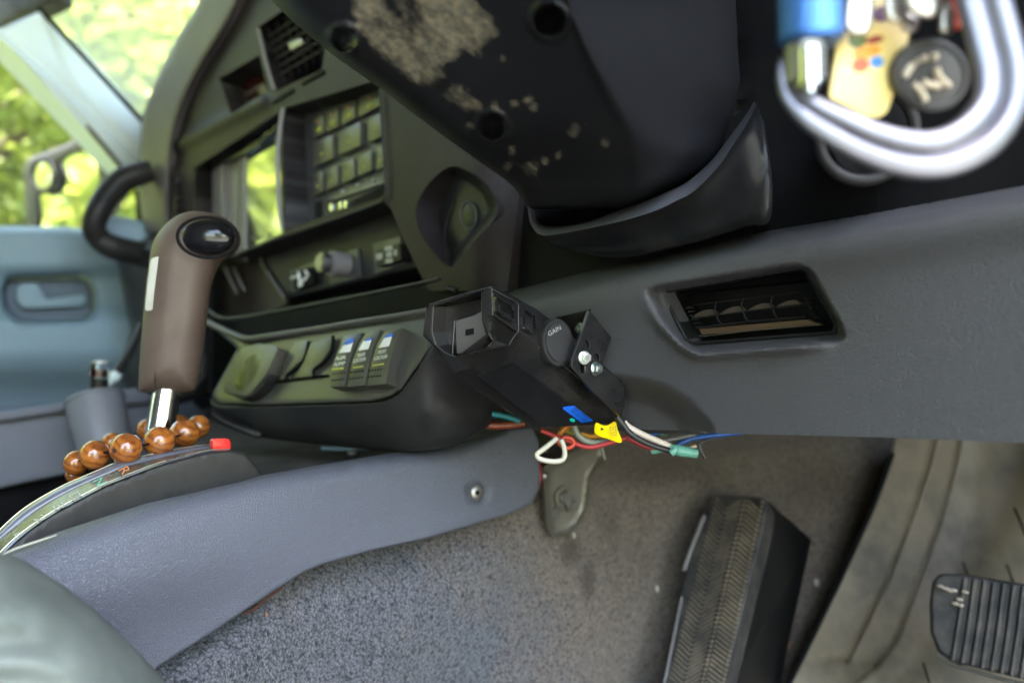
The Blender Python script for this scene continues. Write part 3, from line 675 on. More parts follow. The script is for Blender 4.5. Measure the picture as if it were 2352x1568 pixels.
prism('slider_slot', q(2, [(925, 1375), (1288, 1215), (1288, 1295), (1000, 1400)]), pk, .0015, M['matt'], cp, bevel=.0002)
kn = prism('slider_knob', rnd(q(2, [(922, 1345), (1045, 1310), (1050, 1375), (985, 1400), (915, 1390)]), 3), pk, .012, M['black'], cp, bevel=.001)
for x in (940, 1000, 1035): prism('knob_stripe', rnd(q(2, [(x-9, 1335-(x-940)*.2), (x+8, 1330-(x-940)*.2), (x+8, 1375-(x-940)*.2), (x-9, 1380-(x-940)*.2)]), 2), pk, .0135, M['chrome'], kn, bevel=.0006)
for i in range(5): prism('grille_slot', q(2, [(835, 1325+22*i), (882, 1308+22*i), (882, 1318+22*i), (835, 1336+22*i)]), pk, .0012, M['matt'], cp, bevel=.0002)
# dark backing added behind every gap to stop light leaks
sheet('leak_block_sheet', [(300, 300), (600, 100), (3100, -400), (3100, 930), (1700, 930), (1250, 890), (480, 960), (330, 800)], PY(-.10), M['matt'], dash, step=120, thick=.01)
sheet('dash_end_panel', [(262, 575), (350, 540), (480, 600), (480, 900), (330, 960), (268, 860), (300, 760)], from3((300, 600, 1.14), (480, 600, .98), (300, 900, 1.10)), M['dash'], dash, step=30, edge=(20, .02))
# socket and switch row under the radio
pq = PY(-.028)
sp = sheet('socket_panel', rnd(q(6, [(440, 80), (1345, -110), (1540, 262), (1200, 345), (650, 475), (560, 330), (470, 190)]), 4), pq, M['dash'], dash, step=16, edge=(7, .004), thick=.03)
def frame_and(name, qd, par, m, h=.003, off=.0): return prism(name, rnd(qd, 3), pq, h, m, par, off=off, bevel=.0008)
t1 = frame_and('toggle_frame', q(14, [(215, 400), (440, 310), (450, 520), (225, 600)]), sp, M['button'])
frame_and('toggle_rocker', q(14, [(240, 420), (400, 360), (420, 510), (250, 570)]), sp, M['matt'], .008)
for a in (((225, 465), (300, 445)), ((285, 410), (300, 500)), ((350, 400), (375, 440)), ((290, 520), (360, 460)), ((295, 540), (320, 520))):
    wire('toggle_mark', onpl(pq, q(14, a), .009), 3.4, M['white'], sp, seg=8)
frame_and('knob_plate', q(14, [(560, 270), (820, 200), (835, 460), (575, 530)]), sp, M['button'])
kc = pq.hit(*q(14, [(740, 350)])[0], .0)
cyl('rotary_knob', kc+np.array([0, -.011, 0]), (0, -1, 0), .0125, .022, M['ribgrey'], sp, bevel=.002)
cyl('knob_cap', kc+np.array([0, -.027, 0]), (0, -1, 0), .0095, .012, M['steel'], sp, bevel=.002)
frame_and('rocker_frame', q(14, [(960, 150), (1200, 90), (1265, 330), (975, 430)]), sp, M['button'])
rs = frame_and('rocker_switch', q(14, [(985, 215), (1200, 145), (1215, 300), (995, 360)]), sp, M['black'], .012)
pr_ = pq.at(.0125)
for cx, cy, w, h in ((1015, 270, 26, 28), (1100, 195, 34, 20), (1105, 250, 24, 26), (1105, 310, 32, 20), (1160, 235, 12, 28)):
    prism('switch_mark', rnd(q(14, [(cx-w, cy-h+w*.15), (cx+w, cy-h-w*.15), (cx+w, cy+h-w*.15), (cx-w, cy+h+w*.15)]), 2), pq, .0008, M['greyprint'], rs, off=.012, bevel=.0002)
# ashtray pocket, left
sheet('ashtray_pocket', q(17, [(100, 560), (480, 420), (950, 280), (1480, 1060), (1090, 1240), (560, 1320), (130, 1200)]), PY(-.05), plastic('brown_black', (.04, .03, .024), .5), dash, step=20, thick=.005)
for a, r in ((((425, 470), (500, 640), (620, 885)), 4.5), (((560, 470), (640, 640), (750, 850)), 3.2)):
    wire('pocket_rib', onpl(PY(-.035), q(17, a)), r, M['ribgrey'], dash)
wire('pocket_edge', onpl(pq, q(17, [(1000, 200), (1060, 420), (1240, 700), (1440, 1000)]), .003), 5, M['dashpad'], dash)
wire('lower_shelf_edge', onpl(PY(.03), q(17, [(90, 1120), (200, 1230), (330, 1300), (500, 1320), (800, 1290), (1080, 1240), (1440, 1175), (1790, 1108)])+[(820, 680), (978, 648), (1010, 640)]), 5, M['dash'], dash)
sheet('lower_shelf', [(470, 700), (530, 732), (704, 703), (985, 645), (1180, 640), (1180, 720), (700, 780), (560, 775)], PY(-.02), M['matt'], dash, step=40)
# coin pocket with blank button, right of the stack
pcd = S.at(-.010)
cpo = sheet('coin_pocket', cpk, pcd, M['dash'], dash, step=6, off=.006, thick=.01,
            bump=lambda V: -.012*sst(0, 24, sd(V, cpk)) - .010*np.exp(-(pldist(V, q(12, [(250, 420), (215, 560), (215, 700), (270, 830)]))/22)**2))
bc = q(12, [(432, 602)])[0]
wire('button_rim', onpl(pcd, [tuple(p) for p in ell(bc[0], bc[1], 18, 31, -5, 16)]+[tuple(ell(bc[0], bc[1], 18, 31, -5, 16)[0])], -.004), 2.6, M['button'], cpo, seg=8)
prism('blank_button', ell(bc[0], bc[1], 15, 27, -5), pcd, .005, M['black'], cpo, off=-.009, bevel=.001)
wire('pocket_ridge', onpl(pcd, q(12, [(345, 500), (300, 620), (282, 740), (318, 920)]), -.005), 2.2, M['dash'], cpo, seg=8)
# trim behind and right of the steering column
sheet('column_surround', [(1168, 420), (1210, 380), (1700, -80), (3100, -300), (3100, 400), (2600, 470), (2352, 470), (2000, 530), (1776, 575), (1500, 640), (1174, 700), (1150, 690)], S.at(-.022), M['matt'], dash, step=30, thick=.01,
      bump=lambda V: -.006*np.exp(-(pldist(V, [(1668, -100), (1700, 230), (1712, 300)])/5)**2))
wire('trim_screw_boss', onpl(S, [(1030, 662), (1048, 668)], .01), 7, M['black'], dash)
# --- knee panel
KN = tilt(1600, 850, .004, rx=-6)
vi = rnd(q(8, [(430, 455), (1640, 258), (1690, 275), (1965, 745), (1945, 815), (700, 912), (645, 880)]), 6)
vo = rnd(q(8, [(225, 420), (1560, 205), (1740, 240), (2075, 850), (1990, 915), (745, 1010), (630, 950), (440, 770)]), 30)
def knee_bump(V):
    x, y = V[:, 0], V[:, 1]
    so = sd(V, vo); si = -sd(V, vi)
    t = np.where(so > 0, so/(so+np.maximum(si, 1e-3)), 0); t = np.clip(t, 0, 1)
    lip = .0055*np.exp(-((so+2)/12)**2)*sst(640, 760, y)*0+.0055*np.exp(-((so+2)/12)**2)*sst(690, 770, y)*(1-sst(1830, 1930, x))
    b = -.015*sst(.0, .9, t)+lip
    top = np.interp(x, [1100, 1174, 1338, 1466, 1648, 1776, 2000, 2352, 2560, 2950], [690, 666, 626, 596, 553, 527, 490, 425, 380, 300])
    b += -.045*(1-np.sqrt(np.clip(1-(1-np.clip((y-top)/48, 0, 1))**2, 0, 1)))
    b += .006*np.exp(-((y-top-70)/60)**2)
    b += -.02*sst(-40, 30, sd(V, scoop))
    return b
scoop = q(7, [(1400, 850), (1560, 870), (1700, 905), (1850, 1000), (1975, 1135), (1900, 1300), (1300, 1300)])
kout = [(1100, 692), (1174, 664), (1338, 624), (1466, 594), (1648, 551), (1776, 525), (2000, 487), (2352, 423), (2560, 380), (2950, 300), (2950, 1036), (2560, 1023), (2352, 1017), (2000, 1003), (1650, 995), (1604, 989), (1450, 985), (1330, 975), (1180, 940), (1110, 850)]
kp = sheet('knee_panel', kout, KN, M['knee'], dash, holes=[vi], step=6, bump=knee_bump, thick=.012, ang=70)
kv = recess('footwell_air_vent', vi, KN.at(-.0145), .028, M['black'], dash)
wire('vent_bezel', onpl(KN, [tuple(p) for p in vi]+[tuple(vi[0])], -.0135), 4.2, M['black'], kv, n=2, seg=10)
pvv = KN.at(-.036)
inr = q(8, [(490, 520), (1655, 330), (1850, 745), (700, 845)])
wire('inner_lip', onpl(pvv, q(8, [(490, 520), (600, 690), (700, 842), (1200, 800), (1835, 745)]), .008), 1.3, plastic('lip_grey', (.1, .09, .075), .5), kv, seg=8)
prism('dust_ledge', q(8, [(690, 842), (750, 785), (1700, 700), (1838, 745), (1838, 752)]), pvv, .004, plastic('dusty_ledge', (.16, .10, .065), .9, specks=0), kv, bevel=.0005)
for i, (x0, x1) in enumerate(((900, 915), (1140, 1150), (1398, 1410))):
    pts = q(8, [(x0+10, 545-i*30), (x1-20, 600-i*30), (x1-5, 665-i*28), (x1+20, 720-i*25), (x1+65, 760-i*22)]); wire('vertical_slat', onpl(pvv, pts, .012), 2.0, M['dash'], kv, seg=8)
    pts = np.array(pts)
for a, w in ((((690, 692), (1200, 625), (1700, 560)), 1.6), (((700, 575), (1200, 515), (1650, 455)), 1.2), (((740, 775), (1200, 720), (1690, 680)), 2.2)):
    wire('horizontal_slat', onpl(pvv, q(8, a), .013), w, M['dash'], kv, seg=8)
for i in range(4):
    x = 690+i*245; y = 685-i*28
    sheet('curved_vane', cr(q(8, [(x, y), (x+60, y-45), (x+140, y-72), (x+205, y-60), (x+215, y-28), (x+100, y-10)]), 4), pvv, plastic('vane_brown', (.08, .062, .05), .5), kv, step=8, off=.009, thick=.002, bump=lambda V: 0*V[:, 0])
for sx, sy in ((655, 590), (1690, 500)):
    for k in range(6): prism('thumb_wheel_tooth', q(8, [(sx-18+k*16, sy+k*34), (sx+14+k*16, sy-3+k*34), (sx+16+k*16, sy+16+k*34), (sx-16+k*16, sy+19+k*34)]), pvv, .005, M['dash'], kv, off=.006, bevel=.0006)
# shadowed inner corner below the scoop
sheet('scoop_liner', q(7, [(1300, 880), (1560, 880), (1700, 910), (1860, 1010), (1990, 1160), (1500, 1150), (1250, 1100)]), KN.at(-.03), M['knee'], dash, step=16, edge=(16, .012))

# ------------------------------------------------------------------ column lower tray (curved lip under the shroud)
tray = thing('column_tray', 'black open tray with a curved rim below the steering column', 'dash tray', PY(.03).hit(1500., 560.))
rims = q(12, [(800, 470), (806, 560), (822, 650), (880, 722), (1000, 718), (1200, 680), (1400, 636), (1600, 575), (1740, 510), (1850, 450), (2000, 300), (2110, 140), (2200, 0), (2245, -100)])
inn = q(12, [(845, 480), (850, 560), (868, 630), (912, 665), (1010, 672), (1180, 640), (1330, 590), (1500, 520), (1660, 440), (1790, 360), (1920, 220), (2050, 70), (2150, -50), (2215, -130)])
low = q(12, [(820, 600), (850, 690), (880, 745), (960, 790), (1120, 835), (1300, 862), (1500, 850), (1700, 805), (1900, 755), (2080, 700), (2200, 660), (2320, 625), (2345, 400), (2290, 0)])
inn = [(a[0]+(b[0]-a[0])*k, a[1]+(b[1]-a[1])*k) for (a, b, k) in zip(inn, rims, [0, 0, 0, 0, 0, 0, 0, .05, .2, .35, .5, .5, .5, .5])]
m = PY(.04)
def row(pl, pts, off=0.0): return onpl(pl, pts, off)
r0 = row(PY(-.02), inn); r1 = row(PY(.018), inn); r1b = row(PY(.034), [((a[0]*.5+b[0]*.5), (a[1]*.5+b[1]*.5)) for a, b in zip(inn, rims)]); r2 = row(PY(.040), rims)
r2b = row(PY(.034), [(a[0]*.85+b[0]*.15, a[1]*.85+b[1]*.15) for a, b in zip(rims, low)])
r3 = row(PY(.026), [(a[0]*.4+b[0]*.6, a[1]*.4+b[1]*.6) for a, b in zip(rims, low)]); r4 = row(PY(.018), low); r5 = row(PY(-.03), low)
loft('tray_shell', [r2, r2b, r3, r4, r5], M['black'], tray, nu=6, nv=4, thick=0)
loft('tray_rim', [r0, r1, r1b, r2], plastic('highlit_tray_rim', (.10, .10, .115), .32, specks=.6), tray, nu=6, nv=4, thick=0)  # rim coloured lighter than the shell to stand for its highlight
# ------------------------------------------------------------------ steering column shroud
col = thing('steering_column_shroud', 'black steering column cover with dried pale mud on its underside', 'column cover', P(1400, 250, .38))
dirtp = [q(3, [(430, 20), (400, 100), (470, 200), (540, 300), (640, 400), (740, 480), (830, 545), (960, 550), (1010, 520), (1000, 470), (1060, 420), (1160, 330), (1230, 380), (1290, 300), (1370, 230), (1340, 110), (1250, 60), (1180, -80), (420, -100)])]
small = q(3, [(1120, 640, 60), (1180, 700, 50), (1230, 710, 35), (1060, 695, 30), (1370, 720, 26), (1490, 705, 28), (1590, 680, 26), (1630, 730, 24), (1190, 850, 24), (1420, 400, 24), (1480, 1020, 30), (1900, 890, 36), (2110, 975, 34), (1620, 1130, 46), (1800, 1060, 26), (1450, 1130, 26), (1350, 230, 40), (1260, 370, 32), (1700, 1095, 26)])
def dirtf(V):
    s = sst(-26, 14, sd(V, dirtp[0]))*.60
    hole = q(3, [(560, -20), (760, 280), (800, 300), (900, 150), (900, 20), (820, -60)])
    s = s-.28*sst(-10, 20, sd(V, hole))
    for x, y, r in small: s = np.maximum(s, .50*np.exp(-(((V[:, 0]-x)**2+(V[:, 1]-y)**2)/(r*.3386*1.6)**2)))
    return s*.5
holes_ = [(1262, 48, 36, .018), (1130, 292, 30, .010), (790, 92, 28, .006)]
def shroud_bump(V):
    o = np.zeros(len(V))
    for x, y, r, d in holes_:
        rr = np.hypot(V[:, 0]-x, (V[:, 1]-y)); o += d*(1-sst(r*.72, r, rr)); o -= .0035*np.exp(-((rr-r*1.16)/8)**2)
    return o
def rw(y, xs, ds): return [(x, y, d) for x, d in zip(xs, ds)]
rowsC = [rw(-260, [430, 470, 700, 960, 1250, 1300, 1500, 1660, 1680], [.44, .33, .305, .29, .272, .27, .29, .33, .40]),
         rw(-120, [535, 560, 780, 1020, 1262, 1308, 1500, 1664, 1685], [.46, .345, .318, .303, .287, .284, .305, .345, .42]),
         rw(0, [625, 645, 850, 1080, 1275, 1325, 1500, 1668, 1690], [.48, .362, .335, .32, .304, .300, .325, .365, .44]),
         rw(110, [745, 765, 940, 1130, 1310, 1368, 1530, 1676, 1697], [.50, .378, .352, .338, .322, .318, .342, .38, .46]),
         rw(200, [868, 888, 1020, 1180, 1350, 1415, 1560, 1685, 1704], [.52, .395, .368, .354, .34, .337, .36, .395, .47]),
         rw(290, [988, 1005, 1110, 1240, 1395, 1460, 1570, 1668, 1690], [.53, .415, .388, .375, .362, .36, .378, .41, .48]),
         rw(360, [1085, 1102, 1180, 1290, 1425, 1480, 1560, 1625, 1650], [.54, .435, .41, .398, .386, .385, .40, .425, .49]),
         rw(425, [1175, 1190, 1240, 1330, 1435, 1480, 1525, 1560, 1580], [.55, .46, .44, .428, .42, .42, .43, .445, .50]),
         rw(475, [1208, 1216, 1260, 1330, 1410, 1440, 1465, 1490, 1500], [.56, .50, .485, .475, .47, .47, .475, .485, .51]),
         rw(480, [1215, 1220, 1260, 1330, 1400, 1430, 1455, 1480, 1490], [.60, .58, .57, .56, .55, .55, .55, .55, .56])]
rowsC = [[(x, y, d+(0, 0, 0, 0, 0, .002, .022, .05, .04)[i]*(1 if j < 6 else .4)) for i, (x, y, d) in enumerate(rw_)] for j, rw_ in enumerate(rowsC)]
loft('shroud_shell', rowsC, M['shroud'], col, nu=22, nv=20, thick=0, bump=shroud_bump, attrs={'dirt': dirtf})
for x, y, r, d in holes_[:2]:
    cyl('recessed_screw', P(x-4, y+2, .335+d if y < 200 else .405+d), tuple(-ray(x, y)), .0045, .003, M['steel'], col, seg=16, bevel=.0003)
boxw('column_core', (-.30, .40, .06), (-.17, .60, .16), M['matt'], col)

# ------------------------------------------------------------------ accessory switch pod
pod = thing('switch_pod', 'olive lit accessory switch pod under the dash with rockers and a round gauge', 'switch pod', PY(.05).hit(750., 950.))
PF = tilt(720, 850, .085, rx=16, rz=4)
rim = [(474, 738), (500, 752), (536, 768), (569, 779), (620, 772), (675, 763), (740, 753), (815, 740), (900, 727), (990, 712)]
fout = rim+[(1000, 740), (994, 795), (925, 893), (898, 911), (851, 923), (675, 930), (513, 932), (490, 925), (490, 900), (545, 800)]
sheet('pod_face', fout, PF, plastic('pod_face_plastic', (.040, .039, .034), .34, dust=.25), pod, step=12, edge=(9, .004), thick=.02)
wire('pod_rim', onpl(PF, rim, .003), [7, 8, 8.5, 9, 8, 7, 7, 7, 7, 7], M['dashpad'], pod, seg=12)
def pr(pts, dd): return [(x, y, PF.depth(x, y)+dd) for x, y in pts]
a0 = pr([(486, 915), (513, 932), (675, 932), (851, 925), (900, 914), (930, 888), (975, 820), (997, 770), (1003, 715)], .001)
a1 = pr([(483, 921), (512, 939), (675, 940), (855, 933), (908, 921), (940, 893), (985, 825), (1008, 772), (1014, 712)], .002)
a2 = [(x, y, PF.depth(min(x, 990), y)+.02) for x, y in [(488, 950), (550, 975), (700, 990), (865, 988), (960, 972), (1010, 930), (1050, 860), (1075, 790), (1080, 715)]]
a3 = [(x, y, PF.depth(min(x, 990), y)+.05) for x, y in [(510, 970), (590, 1002), (730, 1020), (880, 1034), (1000, 1030), (1095, 990), (1150, 910), (1175, 830), (1180, 720)]]
a4 = [(x, y, PF.depth(min(x, 990), y)+.09) for x, y in [(540, 950), (620, 980), (740, 1000), (880, 1012), (1010, 1008), (1120, 970), (1190, 900), (1220, 820), (1220, 720)]]
loft('pod_housing', [a0, a1, a2, a3, a4], plastic('pod_housing_plastic', (.017, .017, .018), .36, spec=.10), pod, nu=8, nv=8, thick=0)
rk = [[(565, 1450), (590, 1290), (640, 1130), (700, 990), (870, 955), (775, 1130), (730, 1290), (695, 1440)],
      [(728, 1450), (770, 1230), (835, 1060), (895, 965), (1030, 928), (960, 1100), (915, 1290), (885, 1430)],
      [(908, 1440), (945, 1230), (1000, 1060), (1060, 955), (1225, 910), (1160, 1060), (1110, 1230), (1080, 1420)]]
words_ = [('AIR', 'PUMP'), ('REAR', 'LOCKER'), ('FRONT', 'LOCKER')]
rmat = plastic('rocker_cap', (.045, .044, .036), .32, specks=.1)
for i, o in enumerate(rk):
    r = prism('rocker_switch', rnd(q(14, o), 3), PF, .009, rmat, pod, bevel=.0012)
    top = [((650, 1140), (750, 1130), (775, 1040), (700, 1060)), ((825, 1120), (915, 1105), (945, 1010), (875, 1030)), ((1010, 1095), (1100, 1080), (1130, 985), (1065, 1000))][i]
    prism('lit_icon', rnd(q(14, top), 2), PF, .0005, M['white'], r, off=.009, bevel=.0001)
    tp = [((690, 1070), (765, 1055), (785, 1010), (720, 1020)), ((880, 1035), (940, 1022), (945, 1005), (900, 1012)), ((1060, 1005), (1130, 990), (1140, 965), (1090, 972))][i]
    prism('icon_top', rnd(q(14, tp), 1.5), PF, .0008, M['blue'], r, off=.009, bevel=.0001)
    PT = PF.at(.0094)
    bx = [((612, 1210), (715, 1195)), ((820, 1180), (888, 1165)), ((1005, 1152), (1080, 1138))][i]
    text('switch_lettering', words_[i][0], PT, q(14, [bx[0]])[0], q(14, [bx[1]])[0], 9, M['white'], r)
    bx = [((600, 1265), (705, 1248)), ((780, 1230), (895, 1210)), ((968, 1208), (1090, 1185))][i]
    text('switch_lettering', words_[i][1], PT, q(14, [bx[0]])[0], q(14, [bx[1]])[0], 9, M['white'], r)
    bx = [((595, 1292), (690, 1280)), ((785, 1275), (870, 1262)), ((960, 1255), (1055, 1240))][i]
    wire('rocker_bar', onpl(PF, q(14, bx), .0093), 1.6 if i else 2.6, M['amber'], r, seg=6)
    for row_ in range(2):
        for k in range(5):
            px, py = [(600, 1330), (765, 1315), (930, 1300)][i]; x = px+k*26-row_*8; y = py+row_*58-k*3
            ball('grip_dot', PF.hit(*q(14, [(x, y)])[0], .0092), .0007, M['matt'], r, u=6, v=4)
for i in range(3): wire('rocker_edge', onpl(PF, q(14, [rk[i][7], rk[i][6], rk[i][5]]), .0085), 1.8, M['ribgrey'], pod, seg=6)
wire('blank_gap', onpl(PF, q(14, [(70, 1405), (300, 1378), (550, 1345)]), .001), 3.2, M['matt'], pod, seg=8)
for o in ([(380, 1045), (345, 1180), (280, 1270), (190, 1335), (175, 1385)], [(600, 990), (590, 1110), (520, 1220), (430, 1290), (430, 1360)]):
    wire('blank_cover_edge', onpl(PF, q(14, o), .003), 4.2, M['matt'], pod, seg=8)
for o in ([(110, 1380), (160, 1200), (260, 1040), (370, 1020), (330, 1190), (180, 1320), (165, 1375)], [(240, 1365), (330, 1230), (400, 1050), (590, 1000), (570, 1110), (500, 1210), (420, 1290), (415, 1350)]):
    prism('blank_cover', rnd(q(14, o), 3), PF, .004, rmat, pod, bevel=.001)
g = prism('round_gauge', ell(*q(6, [(415, 940)])[0], 42, 70, 28, 40), PF, .010, M['black'], pod, bevel=.003)
prism('gauge_bezel', rnd(q(6, [(232, 1085), (285, 905), (370, 785), (540, 765), (600, 790), (520, 960), (400, 1105)]), 8), PF, .012, rmat, pod, bevel=.002)
prism('gauge_lens', ell(*q(6, [(400, 950)])[0], 20, 48, 30, 30), PF, .002, simple('gauge_glass', (.12, .13, .06), .08, .4), g, off=.010, bevel=.0005)
# ------------------------------------------------------------------ trailer brake controller
bc_ = thing('brake_controller', 'boxy black trailer brake controller with ribbed gain dial hanging below the dash', 'brake controller', P(1250, 900, .47))
def VX(L): return [P(*t) for t in q(7, L)]
T_ = [(545, 130, .430), (650, 178, .441), (760, 238, .452), (860, 295, .463), (950, 362, .474), (1030, 430, .484), (1110, 530, .492), (1240, 800, .502), (1440, 1020, .520)]
U_ = [(535, 350, .425), (625, 398, .434), (723, 447, .444), (800, 500, .452), (862, 548, .459), (980, 640, .470), (1100, 735, .480), (1240, 862, .492), (1440, 1038, .512)]
W_ = [(500, 470, .432), (580, 500, .439), (665, 541, .447), (735, 568, .453), (800, 600, .459), (930, 690, .468), (1060, 810, .478), (1220, 960, .490), (1395, 1085, .508)]
X_ = [(290, 628, .440), (420, 700, .448), (500, 760, .455), (560, 800, .460), (620, 850, .465), (690, 910, .472), (760, 980, .479), (820, 1050, .485), (880, 1112, .490)]
Z_ = [(160, 545, .443), (290, 738, .452), (380, 810, .459), (450, 860, .464), (520, 905, .469), (600, 965, .476), (690, 1020, .483), (770, 1075, .489), (850, 1128, .494)]
A_ = [(95, 265, .445), (200, 300, .47), (300, 360, .48), (400, 420, .49), (500, 480, .495), (650, 580, .50), (800, 700, .51), (1000, 850, .52), (1200, 1000, .53)]
L_ = [(68, 480, .443), (180, 600, .47), (290, 690, .48), (380, 760, .487), (450, 800, .492), (560, 880, .497), (680, 960, .503), (780, 1030, .507), (870, 1090, .51)]
strips = [T_, U_, W_, X_, Z_, L_, A_]
V = []; Fc = []
for s in strips: V += VX(s)
nS = 9
for a in range(len(strips)):
    b = (a+1) % len(strips)
    for i in range(nS-1): Fc.append((a*nS+i, a*nS+i+1, b*nS+i+1, b*nS+i))
Fc.append(tuple(a*nS+nS-1 for a in range(len(strips))))
bmx = bmesh.new(); vs = [bmx.verts.new(v) for v in V]
for f in Fc: bmx.faces.new([vs[i] for i in f])
bmesh.ops.recalc_face_normals(bmx, faces=bmx.faces)
me = bpy.data.meshes.new('controller_body'); bmx.to_mesh(me); bmx.free(); me.shade_smooth(); me.set_sharp_from_angle(angle=R(16))
body = link('controller_body', me, M['ctrl'], bc_); bv = body.modifiers.new('bevel', 'BEVEL'); bv.width = .0006; bv.segments = 2; bv.limit_method = 'ANGLE'; bv.angle_limit = R(18)
# front frame: plane through A, B and the lower corner
PFc = from3(*q(7, [(95, 265, .445), (545, 130, .430), (290, 628, .440)]))
fo = q(15, [(140, 855), (185, 430), (235, 395), (1155, 110), (1165, 160), (1165, 560), (1125, 790), (1170, 920), (1400, 995), (620, 1175), (560, 1165), (330, 1010)])
fh = q(15, [(300, 425), (1010, 205), (1005, 590), (1060, 820), (1165, 930), (1145, 975), (1130, 1010), (640, 1160), (560, 1160), (340, 1000), (280, 800)])
sheet('front_frame', fo, PFc, M['ctrl'], bc_, holes=[rnd(fh, 3)], step=10, edge=(2.5, .0008), thick=.006)
fr_ = recess('front_recess', rnd(fh, 3), PFc.at(-.001), .016, M['ctrl_smooth'], bc_)
pb = PFc.at(-.0155)
pl_ = prism('connector_plate', rnd(q(15, [(620, 640), (890, 560), (1000, 500), (1010, 640), (1070, 830), (1165, 930), (1130, 1010), (880, 1060), (640, 1120)]), 3), pb, .009, plastic('dusty_plate', (.07, .065, .06), .6), fr_, bevel=.001)
prism('plate_slot', q(15, [(765, 770), (875, 745), (880, 830), (765, 855)]), pb, .0012, M['matt'], pl_, off=.009, bevel=.0001)
prism('plate_slot', q(15, [(815, 1045), (855, 1030), (870, 1080), (812, 1098)]), pb, .0012, M['matt'], pl_, off=.009, bevel=.0001)
wire('recess_rib', onpl(pb, q(15, [(605, 635), (590, 850), (570, 1160)]), .010), 2.6, M['ctrl_smooth'], fr_, seg=10)
# right front block (sensor window block)
blk = q(15, [(1010, 215), (1155, 165), (1165, 560), (1150, 590), (1130, 790), (1080, 815), (1005, 600)])
prism('window_block', blk, PFc, .0035, M['ctrl'], bc_, off=.0005, bevel=.0006)
PS = Pl(np.cross(P(*q(7, [(950, 362, .474)])[0])-P(*q(7, [(545, 130, .430)])[0]), P(*q(7, [(535, 350, .425)])[0])-P(*q(7, [(545, 130, .430)])[0])), P(*q(7, [(545, 130, .430)])[0]))
sb = sheet('side_block', rnd(q(15, [(1158, 165), (1535, 375), (1545, 790), (1510, 800), (1165, 560)]), 2), PS, M['ctrl'], bc_, step=10, off=.0022, edge=(2.5, .0012), thick=.004)
for nm, o in (('side_window', [(1190, 270), (1240, 270), (1440, 400), (1490, 460), (1490, 640), (1460, 668), (1200, 520)]), ('push_button', [(1600, 440), (1640, 455), (1770, 535), (1812, 600), (1815, 800), (1780, 848), (1740, 845), (1610, 755)])):
    ou = rnd(q(15, o), 4)
    sheet(nm, ou, PS, M['ctrl_smooth'], bc_, step=4, off=.0030 if nm == 'side_window' else .001, thick=.002, bump=lambda V, ou=ou: .0020*np.exp(-((sd(V, ou)-3)/2.0)**2)-.0008*sst(3, 8, sd(V, ou)))
EDG = plastic('edge_highlight_grey', (.09, .09, .095), .3, specks=.5)  # pale grey for lines that paint highlights along the black edges
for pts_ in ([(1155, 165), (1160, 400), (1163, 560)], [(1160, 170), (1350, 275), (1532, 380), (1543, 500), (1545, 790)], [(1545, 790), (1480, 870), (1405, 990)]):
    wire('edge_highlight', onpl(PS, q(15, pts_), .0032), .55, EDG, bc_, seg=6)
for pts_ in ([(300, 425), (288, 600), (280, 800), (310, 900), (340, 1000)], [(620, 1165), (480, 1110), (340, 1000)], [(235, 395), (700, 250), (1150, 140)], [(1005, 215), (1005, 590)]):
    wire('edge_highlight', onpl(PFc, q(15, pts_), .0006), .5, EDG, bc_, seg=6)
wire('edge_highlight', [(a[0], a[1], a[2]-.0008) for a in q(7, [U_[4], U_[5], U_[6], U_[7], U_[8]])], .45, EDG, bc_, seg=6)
# dial
dc = q(15, [(2135, 955)])[0]; dd_ = .468
dn = (RT*.70-FW*.70+UP*.10); PDl = Pl(dn, P(dc[0], dc[1], dd_)); dn = PDl.n
Cc = P(dc[0], dc[1], dd_)
DIAL = plastic('dial_plastic', (.02, .02, .021), .4, specks=.8, spec=.5)
dial = cyl('gain_dial', Cc-dn*.002, tuple(dn), .0134, .004, DIAL, bc_, seg=64, bevel=.0006)
cyl('dial_face', Cc+dn*.0004, tuple(dn), .0118, .0012, DIAL, dial, seg=48, bevel=.0003)
q_ = Vector(dn).to_track_quat('Z', 'Y').to_matrix(); V = []; Fc = []
for k in range(72):
    a = 2*math.pi*k/72; d1 = np.array(q_ @ Vector((math.cos(a), math.sin(a), 0))); t1 = np.array(q_ @ Vector((-math.sin(a), math.cos(a), 0)))
    b0 = len(V)
    for z in (-.0065, .0): 
        for rr, tt in ((.0128, -.00038), (.0142, 0), (.0128, .00038)): V.append(Cc+d1*rr+t1*tt+dn*z)
    Fc += [(b0, b0+1, b0+4, b0+3), (b0+1, b0+2, b0+5, b0+4), (b0+3, b0+4, b0+5), (b0, b0+2, b0+1)]
mesh('dial_knurling', V, Fc, DIAL, dial, smooth=False)
text('dial_lettering', 'GAIN', PDl.at(.0012), q(15, [(1990, 868)])[0], q(15, [(2175, 762)])[0], 11, M['greyprint'], dial)
